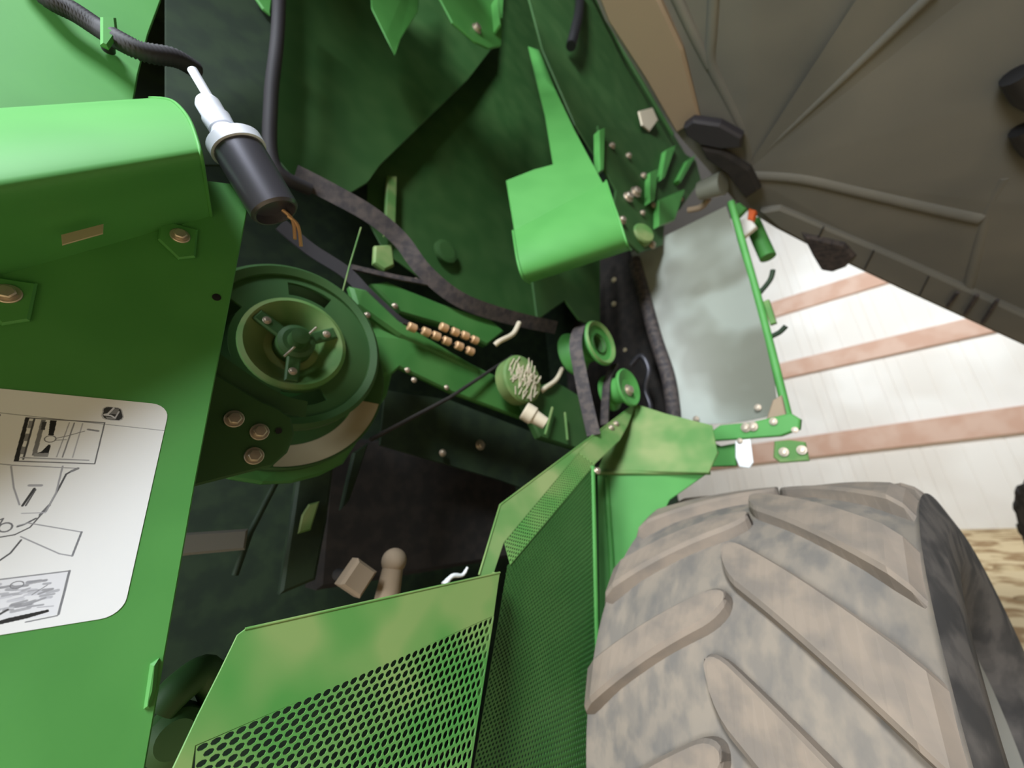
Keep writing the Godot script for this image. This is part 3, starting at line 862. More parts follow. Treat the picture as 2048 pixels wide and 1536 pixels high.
	# arm band crossing in front of the pulley's lower left
	t = thing("curved_strap", "curved green strap crossing the lower left of the large pulley", "strap", S(480, 760, 0.14))
	b = MB.new()
	belt(b, smooth_path([S(400, 705, 0.12), S(440, 735, 0.12), S(500, 775, 0.13), S(560, 808, 0.14), S(610, 820, 0.15)]), UP, 0.03, 0.012)
	part("strap", b, M.green_shade_grime, t)
	# roller chain
	t = thing("roller_chain", "bronze double roller chain lying along the green arm plate", "chain", S(880, 670, 0.22))
	var lo := [[824, 655], [852, 664], [872, 672], [893, 682], [918, 692], [940, 702]]
	var hi := [[888, 655], [910, 664], [930, 671], [949, 680]]
	for q in lo + hi:
		b = MB.new()
		var p := S(q[0], q[1], 0.215)
		var d := (S(940, 702, 0.215) - S(824, 655, 0.215)).normalized()
		lathe(b, p - d * 0.011, d, [Vector2(0, 0), Vector2(0.010, 0), Vector2(0.0115, 0.0015), Vector2(0.0115, 0.0205), Vector2(0.010, 0.022), Vector2(0, 0.022)], 14)
		part("roller", b, M.bronze, t)
	b = MB.new()
	tube(b, [S(806, 646, 0.22), S(945, 705, 0.22)], [0.0035], 8)
	tube(b, [S(880, 650, 0.22), S(955, 684, 0.22)], [0.0035], 8)
	part("link_pin", b, M.dark_brown, t)
	# belts
	t = thing("wide_belt", "wide black drive belt curving from behind the cylinder to the twin-rim pulley", "belt", S(850, 520, 0.2))
	b = MB.new()
	belt(b, smooth_path([S(590, 350, 0.3), S(660, 385, 0.29), S(740, 430, 0.28), S(800, 480, 0.28), S(850, 545, 0.28), S(920, 600, 0.28), S(1010, 632, 0.28), S(1110, 655, 0.28)], 6), UP * 0.8 + NO * 0.5 + E1 * 0.3, 0.05, 0.014)
	part("band", b, M.rubber_dusty, t)
	t = thing("inner_belt", "black belt running behind the large pulley's right edge", "belt", S(730, 580, 0.3))
	b = MB.new()
	belt(b, smooth_path([S(560, 450, 0.26), S(620, 500, 0.27), S(690, 545, 0.27), S(735, 590, 0.27), S(790, 640, 0.27), S(815, 655, 0.27)], 6), NO * 0.3 + UP, 0.032, 0.014)
	part("band", b, M.rubber, t)
	t = thing("upper_belt", "thin black belt strand under the wide belt", "belt", S(800, 540, 0.3))
	b = MB.new()
	belt(b, smooth_path([S(702, 535, 0.29), S(790, 555, 0.29), S(870, 572, 0.29), S(960, 610, 0.29), S(1060, 645, 0.29)], 5), UP, 0.014, 0.01)
	part("band", b, M.rubber_dusty, t)
	t = thing("control_rod", "thin dark rod slanting up below the arm plate", "rod", S(880, 800, 0.2))
	b = MB.new()
	tube(b, [S(740, 880, 0.22), S(900, 795, 0.22), S(1025, 712, 0.24)], [0.005], 8)
	part("rod", b, M.dark_brown, t)
	t = thing("thin_cable", "thin pale green cable standing upright above the large pulley", "cable", S(700, 520, 0.2))
	b = MB.new()
	tube(b, [S(722, 455, 0.2), S(700, 528, 0.2), S(684, 588, 0.2)], [0.0018], 6)
	part("cable", b, M.green_dusty, t)
	# bright chute
	t = thing("bent_chute", "vivid green bent sheet-metal chute with a rounded lower lip", "chute", S(1120, 440, 0.0))
	b = MB.new()
	var cn := (NO - E1 * 0.9 + UP * 0.3).normalized()
	var co := S(1130, 420, 0.0)
	plate(b, QQ(co, cn, [1056, 92, 1078, 100, 1112, 180, 1150, 260, 1208, 368, 1120, 418, 1030, 470, 1012, 360, 1068, 338, 1106, 328, 1090, 230]), cn, 0.006, 0.003)
	part("gusset", b, M.green, t)
	b = MB.new()
	var lip := func(px: Array, k: Array) -> Array:
		var o := []
		for i in k.size(): o.append(Q(px[i * 2], px[i * 2 + 1], co + cn * k[i], cn))
		return smooth_path(o, 5)
	var e0: Array = lip.call([1026, 462, 1030, 490, 1036, 525, 1046, 555, 1060, 566], [0.0, 0.03, 0.032, 0.005, -0.05])
	var e1_: Array = lip.call([1212, 362, 1224, 400, 1240, 445, 1254, 488, 1262, 500], [0.0, 0.03, 0.032, 0.005, -0.05])
	var mid := Q(1140, 470, co - cn * 0.12, cn)
	for i in e0.size() - 1:
		var n0 := ((e0[mini(i + 1, e0.size() - 1)] - e0[maxi(i - 1, 0)]) as Vector3).cross(e1_[i] - e0[i]).normalized()
		var n1 := ((e0[mini(i + 2, e0.size() - 1)] - e0[i]) as Vector3).cross(e1_[i + 1] - e0[i + 1]).normalized()
		if n0.dot(e0[i] - mid) < 0: n0 = -n0
		if n1.dot(e0[i + 1] - mid) < 0: n1 = -n1
		b.squad(e0[i], e1_[i], e1_[i + 1], e0[i + 1], n0, n0, n1, n1)
		b.squad(e0[i] - n0 * 0.005, e1_[i] - n0 * 0.005, e1_[i + 1] - n1 * 0.005, e0[i + 1] - n1 * 0.005, -n0, -n0, -n1, -n1)
	part("rounded_lip", b, M.green, t)
	b = MB.new()
	tube(b, e0, [0.004], 8)
	part("hem", b, M.green, t)
	b = MB.new()
	tube(b, e1_, [0.004], 8)
	part("hem", b, M.green, t)
	# column behind the twin-rim pulley
	t = thing("drop_plate", "dark green drop plate under the bent chute, over the twin-rim pulley", "plate", S(1170, 590, 0.3))
	b = MB.new()
	plate(b, SS(0.3, [1060, 520, 1200, 500, 1200, 660, 1160, 640, 1130, 600, 1075, 640]), NO, 0.01)
	part("sheet", b, M.green_shade_grime, t)
	# twin-rim pulley and its belt
	c = S(1190, 690, 0.08)
	t = thing("twin_rim_pulley", "green spool-shaped pulley with two rims carrying the upright black belt", "pulley", c)
	b = MB.new()
	var big := [Vector2(0.03, 0.012), Vector2(0.062, 0.016), Vector2(0.078, 0.024), Vector2(0.08, 0.02), Vector2(0.078, 0.014), Vector2(0.058, -0.005), Vector2(0.05, -0.02), Vector2(0.05, -0.05), Vector2(0.06, -0.07), Vector2(0.078, -0.09), Vector2(0.08, -0.096), Vector2(0.078, -0.1), Vector2(0.03, -0.1)]
	lathe(b, c, NO, big, 48)
	part("spool", b, M.green, t)
	b = MB.new()
	lathe(b, c, NO, [Vector2(0.034, 0.02), Vector2(0.03, -0.02), Vector2(0, -0.02)], 32)
	part("bore", b, M.green_shade_grime, t)
	b = MB.new()
	lathe(b, c, NO, [Vector2(0.078, 0.024), Vector2(0.074, 0.03), Vector2(0.062, 0.022)], 48)
	part("front_rim", b, M.green_dusty, t)
	t = thing("upright_belt", "black belt hanging straight down from the twin-rim pulley", "belt", c)
	b = MB.new()
	belt(b, smooth_path([S(1178, 655, 0.1), S(1160, 658, 0.08), S(1152, 690, 0.07), S(1160, 740, 0.07), S(1172, 800, 0.07), S(1188, 870, 0.07)], 6), NO + E1 * 0.5, 0.04, 0.012)
	part("band", b, M.rubber_dusty, t)
	# lower pulley
	c = S(1252, 776, 0.05)
	t = thing("small_pulley", "small green pulley with a shiny nut just behind the guard peak", "pulley", c)
	b = MB.new()
	lathe(b, c, NO, [Vector2(0, 0.004), Vector2(0.03, 0.004), Vector2(0.062, 0.014), Vector2(0.066, 0.01), Vector2(0.064, 0.002), Vector2(0.045, -0.01), Vector2(0.045, -0.05), Vector2(0.064, -0.06), Vector2(0.064, -0.068), Vector2(0, -0.068)], 40)
	part("sheave", b, M.green, t)
	bolt(t, c + NO * 0.006 - UP * 0.01, NO, 0.016)
	t = thing("idler_belt", "brownish belt loop round the small pulley's back", "belt", c)
	b = MB.new()
	belt(b, smooth_path([S(1230, 730, 0.09), S(1216, 760, 0.09), S(1212, 800, 0.09), S(1210, 850, 0.09)]), NO, 0.03, 0.01)
	part("band", b, M.rubber_dusty, t)
	# chaff-covered sheave
	c = S(1045, 758, 0.17)
	t = thing("dusty_sheave", "oval-looking green sheave caked with straw dust, left of the upright belt", "pulley", c)
	b = MB.new()
	lathe(b, c, NO, [Vector2(0, 0.016), Vector2(0.02, 0.018), Vector2(0.07, 0.006), Vector2(0.075, 0.0), Vector2(0.072, -0.04), Vector2(0, -0.04)], 40)
	part("sheave", b, M.green_dusty, t)
	b = MB.new()
	for k in 90:
		var a := rng.randf() * TAU
		var r := 0.012 + rng.randf() * 0.05
		var p := c + (E1 * cos(a) + UP * sin(a)) * r + NO * (0.02 - r * 0.18)
		var d := (E1 * 0.45 + UP).rotated(NO, rng.randf_range(-0.5, 0.5)) * 0.011
		tube(b, [p - d, p + d + NO * 0.003], [0.0016], 5)
	part("straw", b, M.cream, t).set_meta("kind", "stuff")
	c = S(1066, 832, 0.13)
	t = thing("end_cap", "pale beige stubby shaft end below the dusty sheave", "shaft", c)
	b = MB.new()
	var ax := (E1 * 0.7 - UP * 0.6 + NO * 0.5).normalized()
	lathe(b, c - ax * 0.03, ax, [Vector2(0, 0), Vector2(0.024, 0), Vector2(0.026, 0.004), Vector2(0.026, 0.03), Vector2(0.02, 0.036), Vector2(0.017, 0.07), Vector2(0, 0.072)], 24)
	part("shaft", b, M.cream, t)
	t = thing("lower_bracket", "dull green ribbed bracket beneath the dusty sheave", "bracket", S(1100, 840, 0.2))
	b = MB.new()
	plate(b, SS(0.2, [1040, 790, 1110, 760, 1160, 790, 1190, 860, 1160, 900, 1080, 875]), NO, 0.03, 0.006)
	part("sheet", b, M.green_shade_grime, t)
	for q in [[1090, 870, 1105, 815], [1135, 880, 1130, 825]]:
		b = MB.new()
		tube(b, [S(q[0], q[1], 0.18), S(q[2], q[3], 0.18)], [0.0045], 8)
		part("fin", b, M.green_dusty, t)
	for q in [["hinge_clip", "pale folded clip at the end of the chain", 1000, 682, 1026, 668], ["lower_clip", "small pale grey clip left of the upright belt", 1092, 775, 1112, 760]]:
		t = thing(q[0], q[1], "clip", S(q[2], q[3], 0.2))
		b = MB.new()
		tube(b, smooth_path([S(q[2] - 10, q[3] + 8, 0.2), S(q[2], q[3], 0.19), S(q[4], q[5], 0.19), S(q[4] + 12, q[5] - 22, 0.2)]), [0.008], 10)
		part("bent_wire", b, M.cream, t)
	for q in [[960, 890, 0.014], [885, 906, 0.009]]:
		t = thing("dark_bolt", ["larger dull bolt head on the dark body below the control rod", "smaller dull bolt head on the dark body below the control rod"][0 if q[2] > 0.01 else 1], "bolt", S(q[0], q[1], 0.4))
		bolt(t, S(q[0], q[1], 0.4), NO, q[2])
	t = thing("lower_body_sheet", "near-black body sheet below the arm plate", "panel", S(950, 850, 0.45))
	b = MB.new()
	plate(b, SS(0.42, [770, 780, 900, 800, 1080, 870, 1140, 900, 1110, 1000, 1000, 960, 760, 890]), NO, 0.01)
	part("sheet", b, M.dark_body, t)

# ---- right: hinge rail, bolted bracket, grey shield, frame
func right_side() -> void:
	var t := thing("hinge_rail", "dull green hinge rail running along the raised panel's edge", "rail", S(1200, 180, 0.0))
	var b := MB.new()
	plate(b, SS(0.06, [1005, -200, 1130, -200, 1230, 60, 1330, 240, 1385, 330, 1330, 350, 1200, 330, 1150, 250, 1085, 100]), NO - UP * 0.5, 0.01, 0.003)
	part("rail", b, M.green_shade_grime, t)
	b = MB.new()
	tube(b, [S(1165, -60, 0.03), S(1250, 110, 0.03), S(1345, 270, 0.03)], [0.014], 12)
	part("bead", b, M.green_shade_grime, t)
	b = MB.new()
	tube(b, smooth_path([S(1160, -40, 0.02), S(1158, 20, 0.0), S(1150, 60, 0.0), S(1142, 92, 0.02)]), [0.024], 14)
	part("grommet", b, M.black_plastic, t, "black rubber grommet")
	b = MB.new()
	plate(b, SS(0.02, [1278, 222, 1305, 215, 1316, 240, 1300, 262, 1285, 250]), NO, 0.01, 0.003)
	part("pale_tab", b, M.cream, t)
	# bolted bracket
	t = thing("bolted_bracket", "green bracket crowded with pale bolts between chute and raised panel", "bracket", S(1280, 380, 0.0))
	b = MB.new()
	plate(b, SS(0.0, [1196, 250, 1300, 268, 1392, 320, 1402, 360, 1360, 420, 1330, 440, 1326, 490, 1280, 505, 1240, 470, 1226, 430, 1232, 380, 1205, 330]), NO, 0.012, 0.003)
	part("sheet", b, M.green_shade_grime, t)
	for f in [[1198, 260, 1210, 255, 1208, 340, 1200, 342], [1300, 345, 1316, 338, 1310, 400, 1300, 405], [1332, 300, 1352, 290, 1330, 355, 1322, 360], [1376, 320, 1392, 310, 1362, 365, 1356, 360], [1318, 400, 1370, 378, 1350, 440, 1318, 452]]:
		b = MB.new()
		plate(b, SS(-0.03, f), NO, 0.03, 0.003)
		part("fin", b, M.green, t)
	for q in [[1224, 292, 0.013], [1257, 312, 0.013], [1256, 395, 0.02], [1271, 385, 0.022], [1287, 352, 0.014], [1306, 411, 0.012], [1285, 426, 0.011], [1244, 441, 0.015], [1303, 490, 0.016], [1362, 398, 0.012]]:
		bolt(t, S(q[0], q[1], -0.006), NO - E1 * 0.3, q[2])
	t = thing("gear_cap", "dusty olive round cap with one bolt at the bracket's lower corner", "cap", S(1285, 468, -0.02))
	b = MB.new()
	lathe(b, S(1286, 468, -0.015), NO - E1 * 0.4, [Vector2(0.05, -0.02), Vector2(0.05, 0.005), Vector2(0.044, 0.012), Vector2(0.02, 0.014), Vector2(0, 0.014)], 28)
	part("cap", b, M.green_dusty, t)
	t = thing("rubber_mount", "black rubber mount block where the raised panel meets the bracket", "mount", S(1410, 275, -0.05))
	var ra := P(1180, 0, 1.3)
	var rn := (P(1500, 420, 1.8) - ra).cross(P(2048, 690, 1.9) - ra).normalized()
	if rn.y > 0: rn = -rn
	ra += rn * 0.075
	b = MB.new()
	plate(b, QQ(ra, rn, [1366, 256, 1385, 242, 1440, 250, 1484, 275, 1482, 298, 1440, 300, 1400, 292, 1372, 275]), rn, 0.04, 0.008)
	part("block", b, M.rubber, t)
	b = MB.new()
	plate(b, QQ(ra, rn, [1400, 296, 1444, 304, 1500, 340, 1520, 380, 1490, 400, 1452, 350, 1412, 322]), rn, 0.035, 0.01)
	part("foot", b, M.dark_brown, t)
	t = thing("pale_knuckle", "pale grey-green knuckle hinge under the rubber mount", "hinge", S(1425, 375, -0.03))
	b = MB.new()
	tube(b, [Q(1400, 382, ra, rn), Q(1446, 366, ra, rn)], [0.04, 0.05], 18)
	part("barrel", b, M.grey_sheet, t)
	b = MB.new()
	tube(b, smooth_path([Q(1376, 420, ra, rn), Q(1402, 414, ra, rn), Q(1418, 395, ra, rn)]), [0.014], 10)
	part("arm", b, M.taupe_light, t)
	# grey shield facing along the machine
	var g0 := EYE + E1 * 1.62
	t = thing("grey_shield", "pale grey curved shield plate in a green frame, above the tyre", "shield", Q(1420, 640, g0, E1))
	b = MB.new()
	# gently bowed across
	var lft := [[1262, 505], [1278, 570], [1300, 650], [1322, 720], [1340, 780], [1352, 845]]
	var rgt := [[1452, 412], [1480, 500], [1508, 590], [1530, 680], [1548, 760], [1556, 828]]
	var grid := []
	for i in 6:
		var row := []
		for k in 9:
			var f := k / 8.0
			var px: float = lerpf(lft[i][0], rgt[i][0], f)
			var py: float = lerpf(lft[i][1], rgt[i][1], f) + (sin(PI * f) * 10.0 if i == 5 else 0.0)
			row.append(Q(px, py, g0 + E1 * (0.035 * sin(PI * f) - 0.02), E1))
		grid.append(row)
	for i in 5:
		for k in 8:
			var na := (-E1 + NO * 0.35 * cos(PI * k / 8.0)).normalized()
			var nb := (-E1 + NO * 0.35 * cos(PI * (k + 1) / 8.0)).normalized()
			b.squad(grid[i][k], grid[i][k + 1], grid[i + 1][k + 1], grid[i + 1][k], na, nb, nb, na)
			b.quad(grid[i][k] + E1 * 0.006, grid[i][k + 1] + E1 * 0.006, grid[i + 1][k + 1] + E1 * 0.006, grid[i + 1][k] + E1 * 0.006, E1)
	part("sheet", b, M.grey_sheet, t)
	for q in [[1392, 838], [1516, 815]]:
		bolt(t, Q(q[0], q[1], g0 - E1 * 0.01, E1), -E1, 0.01)
	b = MB.new()
	tube(b, smooth_path(QQ(g0 - E1 * 0.03, E1, [1268, 520, 1290, 600, 1312, 680, 1335, 750, 1345, 810, 1348, 850])), [0.03], 14)
	part("edge_seal", b, M.rubber_dusty, t, "thick black rubber edge seal")
	t = thing("seal_hose", "black looped hose beside the grey shield's rubber edge", "hose", Q(1285, 760, g0, E1))
	b = MB.new()
	tube(b, smooth_path(QQ(g0 - E1 * 0.08, E1, [1262, 730, 1282, 712, 1297, 740, 1290, 780, 1300, 815, 1290, 850])), [0.012], 12)
	part("tube", b, M.black_paint, t)
	t = thing("dark_backing", "black backing sheet closing the gap left of the grey shield", "panel", Q(1250, 650, g0 + E1 * 0.1, E1))
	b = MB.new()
	plate(b, QQ(g0 + E1 * 0.1, E1, [1200, 500, 1300, 500, 1380, 860, 1150, 960, 1130, 700]), -E1, 0.01)  # near-black sheet closing the gap
	part("sheet", b, M.dark_brown, t)
	for q in [[1228, 560, 0.012], [1228, 608, 0.012], [1250, 700, 0.009]]:
		bolt(t, Q(q[0], q[1], g0 + E1 * 0.098, E1), -E1, q[2], M.worn_steel)
	# green frame with hooks
	t = thing("shield_frame", "slim green upright frame rail with hooks at the grey shield's outer edge", "frame", Q(1520, 650, g0, E1))
	b = MB.new()
	tube(b, smooth_path(QQ(g0 - E1 * 0.01, E1, [1462, 405, 1490, 505, 1514, 590, 1540, 690, 1560, 770, 1580, 850]), 3), [0.014], 12)
	part("rail", b, M.green, t)
	for q in [[1520, 585, 1540, 560, 1546, 540], [1545, 672, 1560, 664, 1572, 652]]:
		b = MB.new()
		tube(b, smooth_path(QQ(g0, E1, [q[0] - 6, q[1] + 4, q[0], q[1], q[2], q[3], q[4], q[5]])), [0.009], 10)
		part("hook", b, M.dark_body, t)
	b = MB.new()
	box(b, Q(1540, 625, g0, E1), NO * 0.01, UP * 0.05, E1 * 0.01, 0.003)
	part("gusset", b, M.green_dusty, t)
	t = thing("frame_stub", "short green stub post right of the grey shield's top corner", "post", Q(1515, 480, g0 + E1 * 0.3, E1))
	b = MB.new()
	tube(b, QQ(g0 + E1 * 0.3, E1, [1505, 445, 1520, 480, 1536, 515]), [0.034], 14)
	part("post", b, M.green, t)
	t = thing("reflector_block", "small cream and orange marker block above the green stub post", "marker", Q(1490, 430, g0 + E1 * 0.15, E1))
	b = MB.new()
	plate(b, QQ(g0 + E1 * 0.15, E1, [1478, 440, 1498, 432, 1512, 452, 1486, 474]), -E1, 0.03, 0.004)
	part("cream_face", b, M.wall_sheet, t, "cream face")
	b = MB.new()
	plate(b, QQ(g0 + E1 * 0.14, E1, [1497, 416, 1511, 420, 1505, 440, 1494, 438]), -E1, 0.03, 0.004)
	part("orange_lens", b, M.orange, t, "orange lens")
	b = MB.new()
	plate(b, QQ(g0 + E1 * 0.13, E1, [1462, 412, 1478, 404, 1492, 415, 1470, 438]), -E1, 0.03, 0.004)
	part("green_face", b, M.green, t)
	# lower cross bracket
	var gl := EYE + E1 * 1.5
	t = thing("cross_bracket", "bright green cross bracket under the grey shield, with a white tag", "bracket", Q(1500, 880, gl, E1))
	b = MB.new()
	plate(b, QQ(gl, E1, [1415, 868, 1440, 850, 1500, 845, 1580, 826, 1600, 838, 1598, 858, 1560, 872, 1425, 882]), -E1, 0.03, 0.004)
	part("upper_bar", b, M.green, t)
	b = MB.new()
	plate(b, QQ(gl + E1 * 0.04, E1, [1418, 882, 1440, 892, 1472, 886, 1472, 932, 1422, 934, 1436, 905]), -E1, 0.02, 0.004)
	part("lower_plate", b, M.green, t)
	b = MB.new()
	plate(b, QQ(gl - E1 * 0.002, E1, [1470, 882, 1500, 878, 1506, 925, 1498, 936, 1478, 934, 1470, 915]), -E1, 0.008, 0.003)
	part("tag", b, M.white, t, "white tag")
	b = MB.new()
	plate(b, QQ(gl + E1 * 0.02, E1, [1548, 882, 1580, 880, 1610, 884, 1618, 922, 1560, 926, 1546, 915]), -E1, 0.015, 0.004)
	part("foot_plate", b, M.green_dusty, t)
	for q in [[1492, 855, 0.013], [1506, 853, 0.013], [1547, 843, 0.01], [1590, 860, 0.008], [1480, 882, 0.008]]:
		bolt(t, Q(q[0], q[1], gl - E1 * 0.003, E1), -E1, q[2])
	for q in [[1568, 904, 0.012], [1604, 900, 0.012]]:
		bolt(t, Q(q[0], q[1], gl + E1 * 0.018, E1), -E1, q[2])
	t = thing("pale_bracket", "pale dusty end piece at the shield's lower outer corner", "bracket", Q(1545, 820, gl, E1))
	b = MB.new()
	plate(b, QQ(gl + E1 * 0.06, E1, [1545, 800, 1562, 790, 1572, 835, 1530, 845]), -E1, 0.02, 0.004)
	part("piece", b, M.taupe_light, t)
	# second tyre, mostly outside the frame, blackened for its shade
	tire("tractor_tire", "tyre edge blackened for shade, standing on the dirt floor at the far right", P(2245, 1080, 2.5) * Vector3(1, 0, 1) + UP * 0.6, -0.2)

# ---- perforated guards
func guards() -> void:
	# near guard: front sheet parallel to the flank
	var t := thing("near_guard", "green guard with round perforations standing lowest in front of the opening", "guard", S(650, 1500, -0.02))
	var nn := (NO + UP * 0.1).normalized()
	var A := S(490, 1258, -0.02); var B := S(1000, 1145, -0.02)
	var pn := S(940, 1540, -0.045)
	var n := (B - A).cross(pn - A).normalized()
	if n.dot(NO) < 0: n = -n
	var q := func(x: float, y: float) -> Vector3: return Q(x, y, A, n)
	var b := MB.new()
	plate(b, [A, B, q.call(988, 1232), q.call(700, 1360), q.call(392, 1492), q.call(372, 1620), q.call(300, 1620), q.call(345, 1536), q.call(395, 1430), q.call(440, 1340), q.call(474, 1270)], n, 0.0025, 0.0008)
	part("margin", b, M.green_guard, t)
	b = MB.new()
	perforated(b, [q.call(392, 1492), q.call(988, 1232), q.call(925, 1640), q.call(372, 1860)], 36, 20, n, 0.44, 0.002)
	part("perforated_sheet", b, M.green_guard, t).set_meta("kind", "stuff")
	b = MB.new()
	plate(b, [B, B - NO * 0.02, S(940, 1540, -0.025), q.call(925, 1640), q.call(940, 1540)], E1, 0.002, 0.0005)
	part("return_flange", b, M.green_guard, t)
	b = MB.new()
	tube(b, [A, B], [0.0016], 8)
	part("top_hem", b, M.green_guard, t)
	# far guard: sloping top band and a shaded side sheet
	t = thing("far_guard", "tall perforated green guard with a sloping top edge left of the tyre", "guard", S(1100, 1200, 0.03))
	var C := S(1000, 1010, 0.07); var D := S(1272, 806, 0.07)
	var m := S(1140, 995, 0.03)
	var n2 := (D - C).cross(m - C).normalized()
	if n2.dot(NO) < 0: n2 = -n2
	var r := func(x: float, y: float) -> Vector3: return Q(x, y, C, n2)
	b = MB.new()
	plate(b, [r.call(958, 1150), C, D, r.call(1256, 850), r.call(1215, 850), r.call(1158, 905), r.call(1008, 1085), r.call(990, 1140), r.call(985, 1160)], n2, 0.0025, 0.0008)
	part("sloping_margin", b, M.green_dusty, t)
	b = MB.new()
	perforated(b, [r.call(1008, 1085), r.call(1158, 905), r.call(1190, 928), r.call(1020, 1130)], 40, 10, n2, 0.35)
	part("sloping_mesh", b, M.green_guard, t).set_meta("kind", "stuff")
	b = MB.new()
	plate(b, [r.call(1158, 905), r.call(1215, 850), r.call(1256, 850), r.call(1240, 880), r.call(1190, 928)], n2, 0.0025, 0.0008)
	part("peak_plate", b, M.green_dusty, t)
	b = MB.new()
	tube(b, [r.call(958, 1150), C, D], [0.0022], 8)
	part("top_hem", b, M.green_guard, t)
	var G := r.call(1185, 932) as Vector3
	var H := r.call(1015, 1132) as Vector3
	var I := S(1165, 1536, 0.09)
	var n3 := (G - H).cross(I - H).normalized()
	if n3.dot(NO) < 0: n3 = -n3
	var s := func(x: float, y: float) -> Vector3: return Q(x, y, H, n3)
	b = MB.new()
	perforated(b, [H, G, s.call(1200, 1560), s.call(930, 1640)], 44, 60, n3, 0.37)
	part("side_mesh", b, M.green_half_shade, t).set_meta("kind", "stuff")
	b = MB.new()
	tube(b, [G, s.call(1192, 1250), s.call(1200, 1560)], [0.007], 8)
	part("corner_bead", b, M.green, t)
	for p in [[1222, 856], [1232, 848], [1194, 942]]: bolt(t, (r.call(p[0], p[1]) as Vector3) + n2 * 0.001, n2, 0.008)
	# box plates behind the guard, over the tyre
	t = thing("cover_box", "olive dusty box cover joining the far guard to the cross bracket", "cover", S(1300, 900, 0.1))
	var f0 := P(1220, 940, 1.2)
	var ft := (-E1 * 0.75 + UP * 0.45 + NO * 0.5).normalized()
	b = MB.new()
	plate(b, QQ(f0, ft, [1268, 806, 1330, 826, 1425, 850, 1436, 905, 1418, 945, 1195, 940, 1210, 900, 1245, 862]), ft, 0.006, 0.002)
	part("upper_face", b, M.green_dusty, t)
	b = MB.new()
	var fn := (-E1 * 0.8 + NO * 0.6).normalized()
	plate(b, QQ(f0 + UP * 0.0, fn, [1195, 940, 1418, 945, 1340, 1000, 1300, 1080, 1260, 1200, 1225, 1330, 1200, 1330]), fn, 0.006, 0.002)
	part("front_face", b, M.green, t)
	b = MB.new()
	tube(b, QQ(f0 - E1 * 0.004, fn, [1192, 945, 1300, 945, 1420, 945]), [0.007], 8)
	part("fold_bead", b, M.green_dusty, t)
	b = MB.new()
	tube(b, QQ(f0 - E1 * 0.004, fn, [1212, 955, 1222, 1110, 1230, 1300]), [0.009], 8)
	part("upright_rib", b, M.green, t)

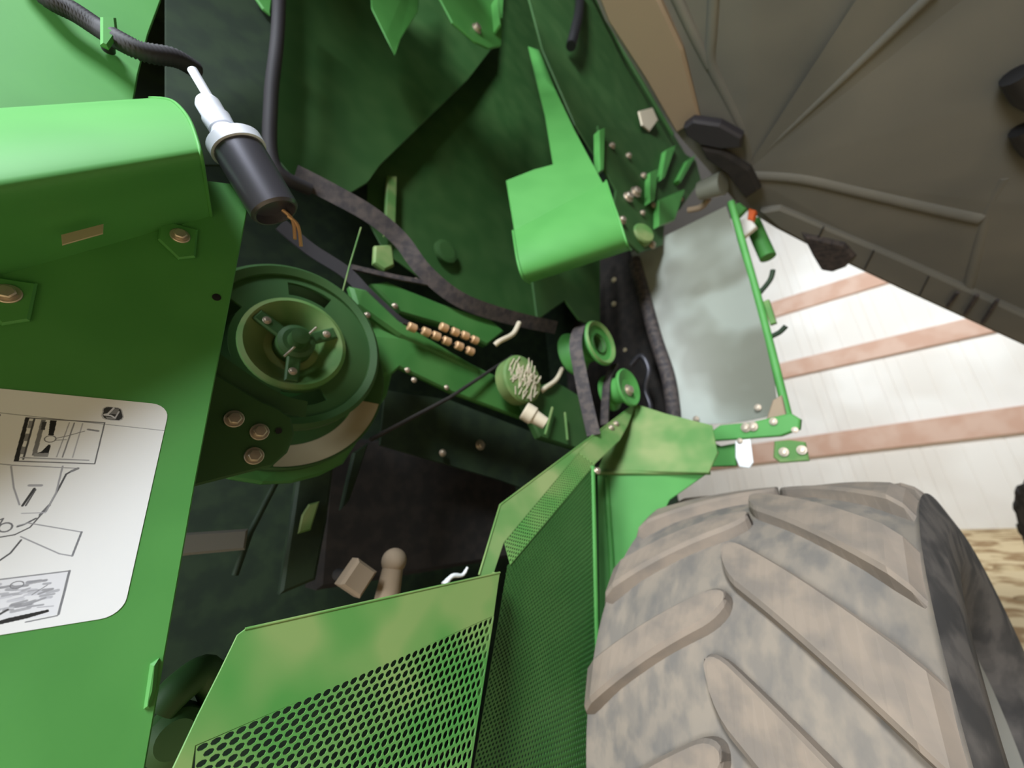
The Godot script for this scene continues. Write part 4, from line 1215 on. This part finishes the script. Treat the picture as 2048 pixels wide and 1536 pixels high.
# ---- lugged tyre
func tire(called: String, label: String, at: Vector3, yaw: float) -> void:
	var R := 0.6
	var W := 0.58
	var t := thing(called, label, "tire", at)
	var far := at.x > 0.5
	# local frame: x = axle, rotate about x
	var ax := (NO * cos(yaw) - E1 * sin(yaw)).normalized()
	var fw := -(E1 * cos(yaw) + NO * sin(yaw)).normalized()      # towards the viewer
	t.basis = Basis(ax, UP, ax.cross(UP))
	var zs := 1.0 if t.basis.z.dot(fw) > 0 else -1.0
	var b := MB.new()
	var hw := W / 2
	var tread := [Vector2(0.56 * R / 0.6, -hw + 0.005), Vector2(R - 0.052, -hw + 0.015), Vector2(R - 0.038, -hw * 0.7), Vector2(R - 0.031, -hw * 0.35), Vector2(R - 0.03, 0), Vector2(R - 0.031, hw * 0.35), Vector2(R - 0.038, hw * 0.7), Vector2(R - 0.052, hw - 0.015), Vector2(0.56 * R / 0.6, hw - 0.005)]
	lathe(b, Vector3.ZERO, Vector3.RIGHT, tread, 96, true)
	raw("tread", b, M.tire_black if far else M.tire_dust, t)
	for s in [-1.0, 1.0]:
		b = MB.new()
		lathe(b, Vector3.ZERO, Vector3.RIGHT, [Vector2(R - 0.04, s * (hw - 0.005)), Vector2(R - 0.1, s * (hw + 0.012)), Vector2(R - 0.18, s * (hw + 0.008)), Vector2(R - 0.27, s * (hw - 0.04)), Vector2(R - 0.28, s * (hw - 0.07))], 72, true)
		raw("sidewall", b, M.tire_black, t)
		b = MB.new()
		lathe(b, Vector3.ZERO, Vector3.RIGHT, [Vector2(R - 0.275, s * (hw - 0.06)), Vector2(R - 0.3, s * (hw - 0.05)), Vector2(R - 0.32, s * (hw - 0.12)), Vector2(0.1, s * (hw - 0.16)), Vector2(0, s * (hw - 0.16))], 48)
		raw("wheel_rim", b, M.taupe, t)
	# lugs: chevron bars, alternating sides
	var count := 16
	for side in [-1.0, 1.0]:
		var lm := lug(side, R, hw, zs)
		for k in count:
			var o := MeshInstance3D.new()
			o.name = "tread_lug"
			o.mesh = lm
			o.material_override = M.tire_black if far else M.tire_lug
			t.add_child(o, true)
			o.basis = Basis(Vector3.RIGHT, TAU * (k + (0.5 if side > 0 else 0.0)) / count + LUG_PHASE)

const LUG_PHASE := 0.04

func raw(called: String, mb: MB, m: Material, parent: Node3D) -> void:
	var o := MeshInstance3D.new()
	o.name = called; o.mesh = mb.done(m); parent.add_child(o, true)

func lug(side: float, R: float, hw: float, zs: float) -> Mesh:     # one bar from near the centre line out over the shoulder
	var b := MB.new()
	var nst := 20
	var sec := []
	for i in nst + 1:
		var f := pow(float(i) / nst, 1.5)
		var s := lerpf(-0.014, hw + (0.014 if side < 0 else 0.0), f)
		var drop := 0.44 * f + 0.1 * f * f                     # how far round the wheel the bar trails
		var fall := 0.012 * f * f + (0.05 * pow(maxf(0.0, f - 0.86) / 0.14, 2.0))
		var rt := R - fall
		var rb := R - 0.08 - fall * 0.4
		var wt := 0.034 * (sqrt(maxf(0.0, 1.0 - pow(1.0 - minf(1.0, f / 0.14), 2.0))) * 0.93 + 0.07) * (1.0 + 0.25 * f)
		var wl := wt * (1.0 if side < 0 else 1.9)                    # the outer bars are worn wider on their lower side
		var row := []
		for e in [[-wt - 0.014, rb], [-wt, rt - 0.007], [-wt + 0.007, rt], [wl - 0.010, rt - 0.002], [wl, rt - 0.009], [wl + 0.018, rb]]:
			var th: float = drop * 0.42 / 0.6 * (hw / 0.28) + e[0] / R
			row.append(Vector3(side * s, cos(th) * e[1], zs * sin(th) * e[1]))
		sec.append(row)
	for i in nst:
		for k in 5:
			var m: Vector3 = (sec[i][k] + sec[i + 1][k + 1]) * 0.5
			var c: Vector3 = (sec[i][0] + sec[i][5] + sec[i + 1][0] + sec[i + 1][5]) * 0.25
			b.quad(sec[i][k], sec[i][k + 1], sec[i + 1][k + 1], sec[i + 1][k], m - c * 0.97)
	for e in [0, nst]:
		var mid: Vector3 = (sec[e][0] + sec[e][5]) * 0.5
		var out := Vector3(-side if e == 0 else side, 0, 0)
		for k in 5: b.flat(mid, sec[e][k], sec[e][k + 1], out)
	return b.done(M.tire_lug)
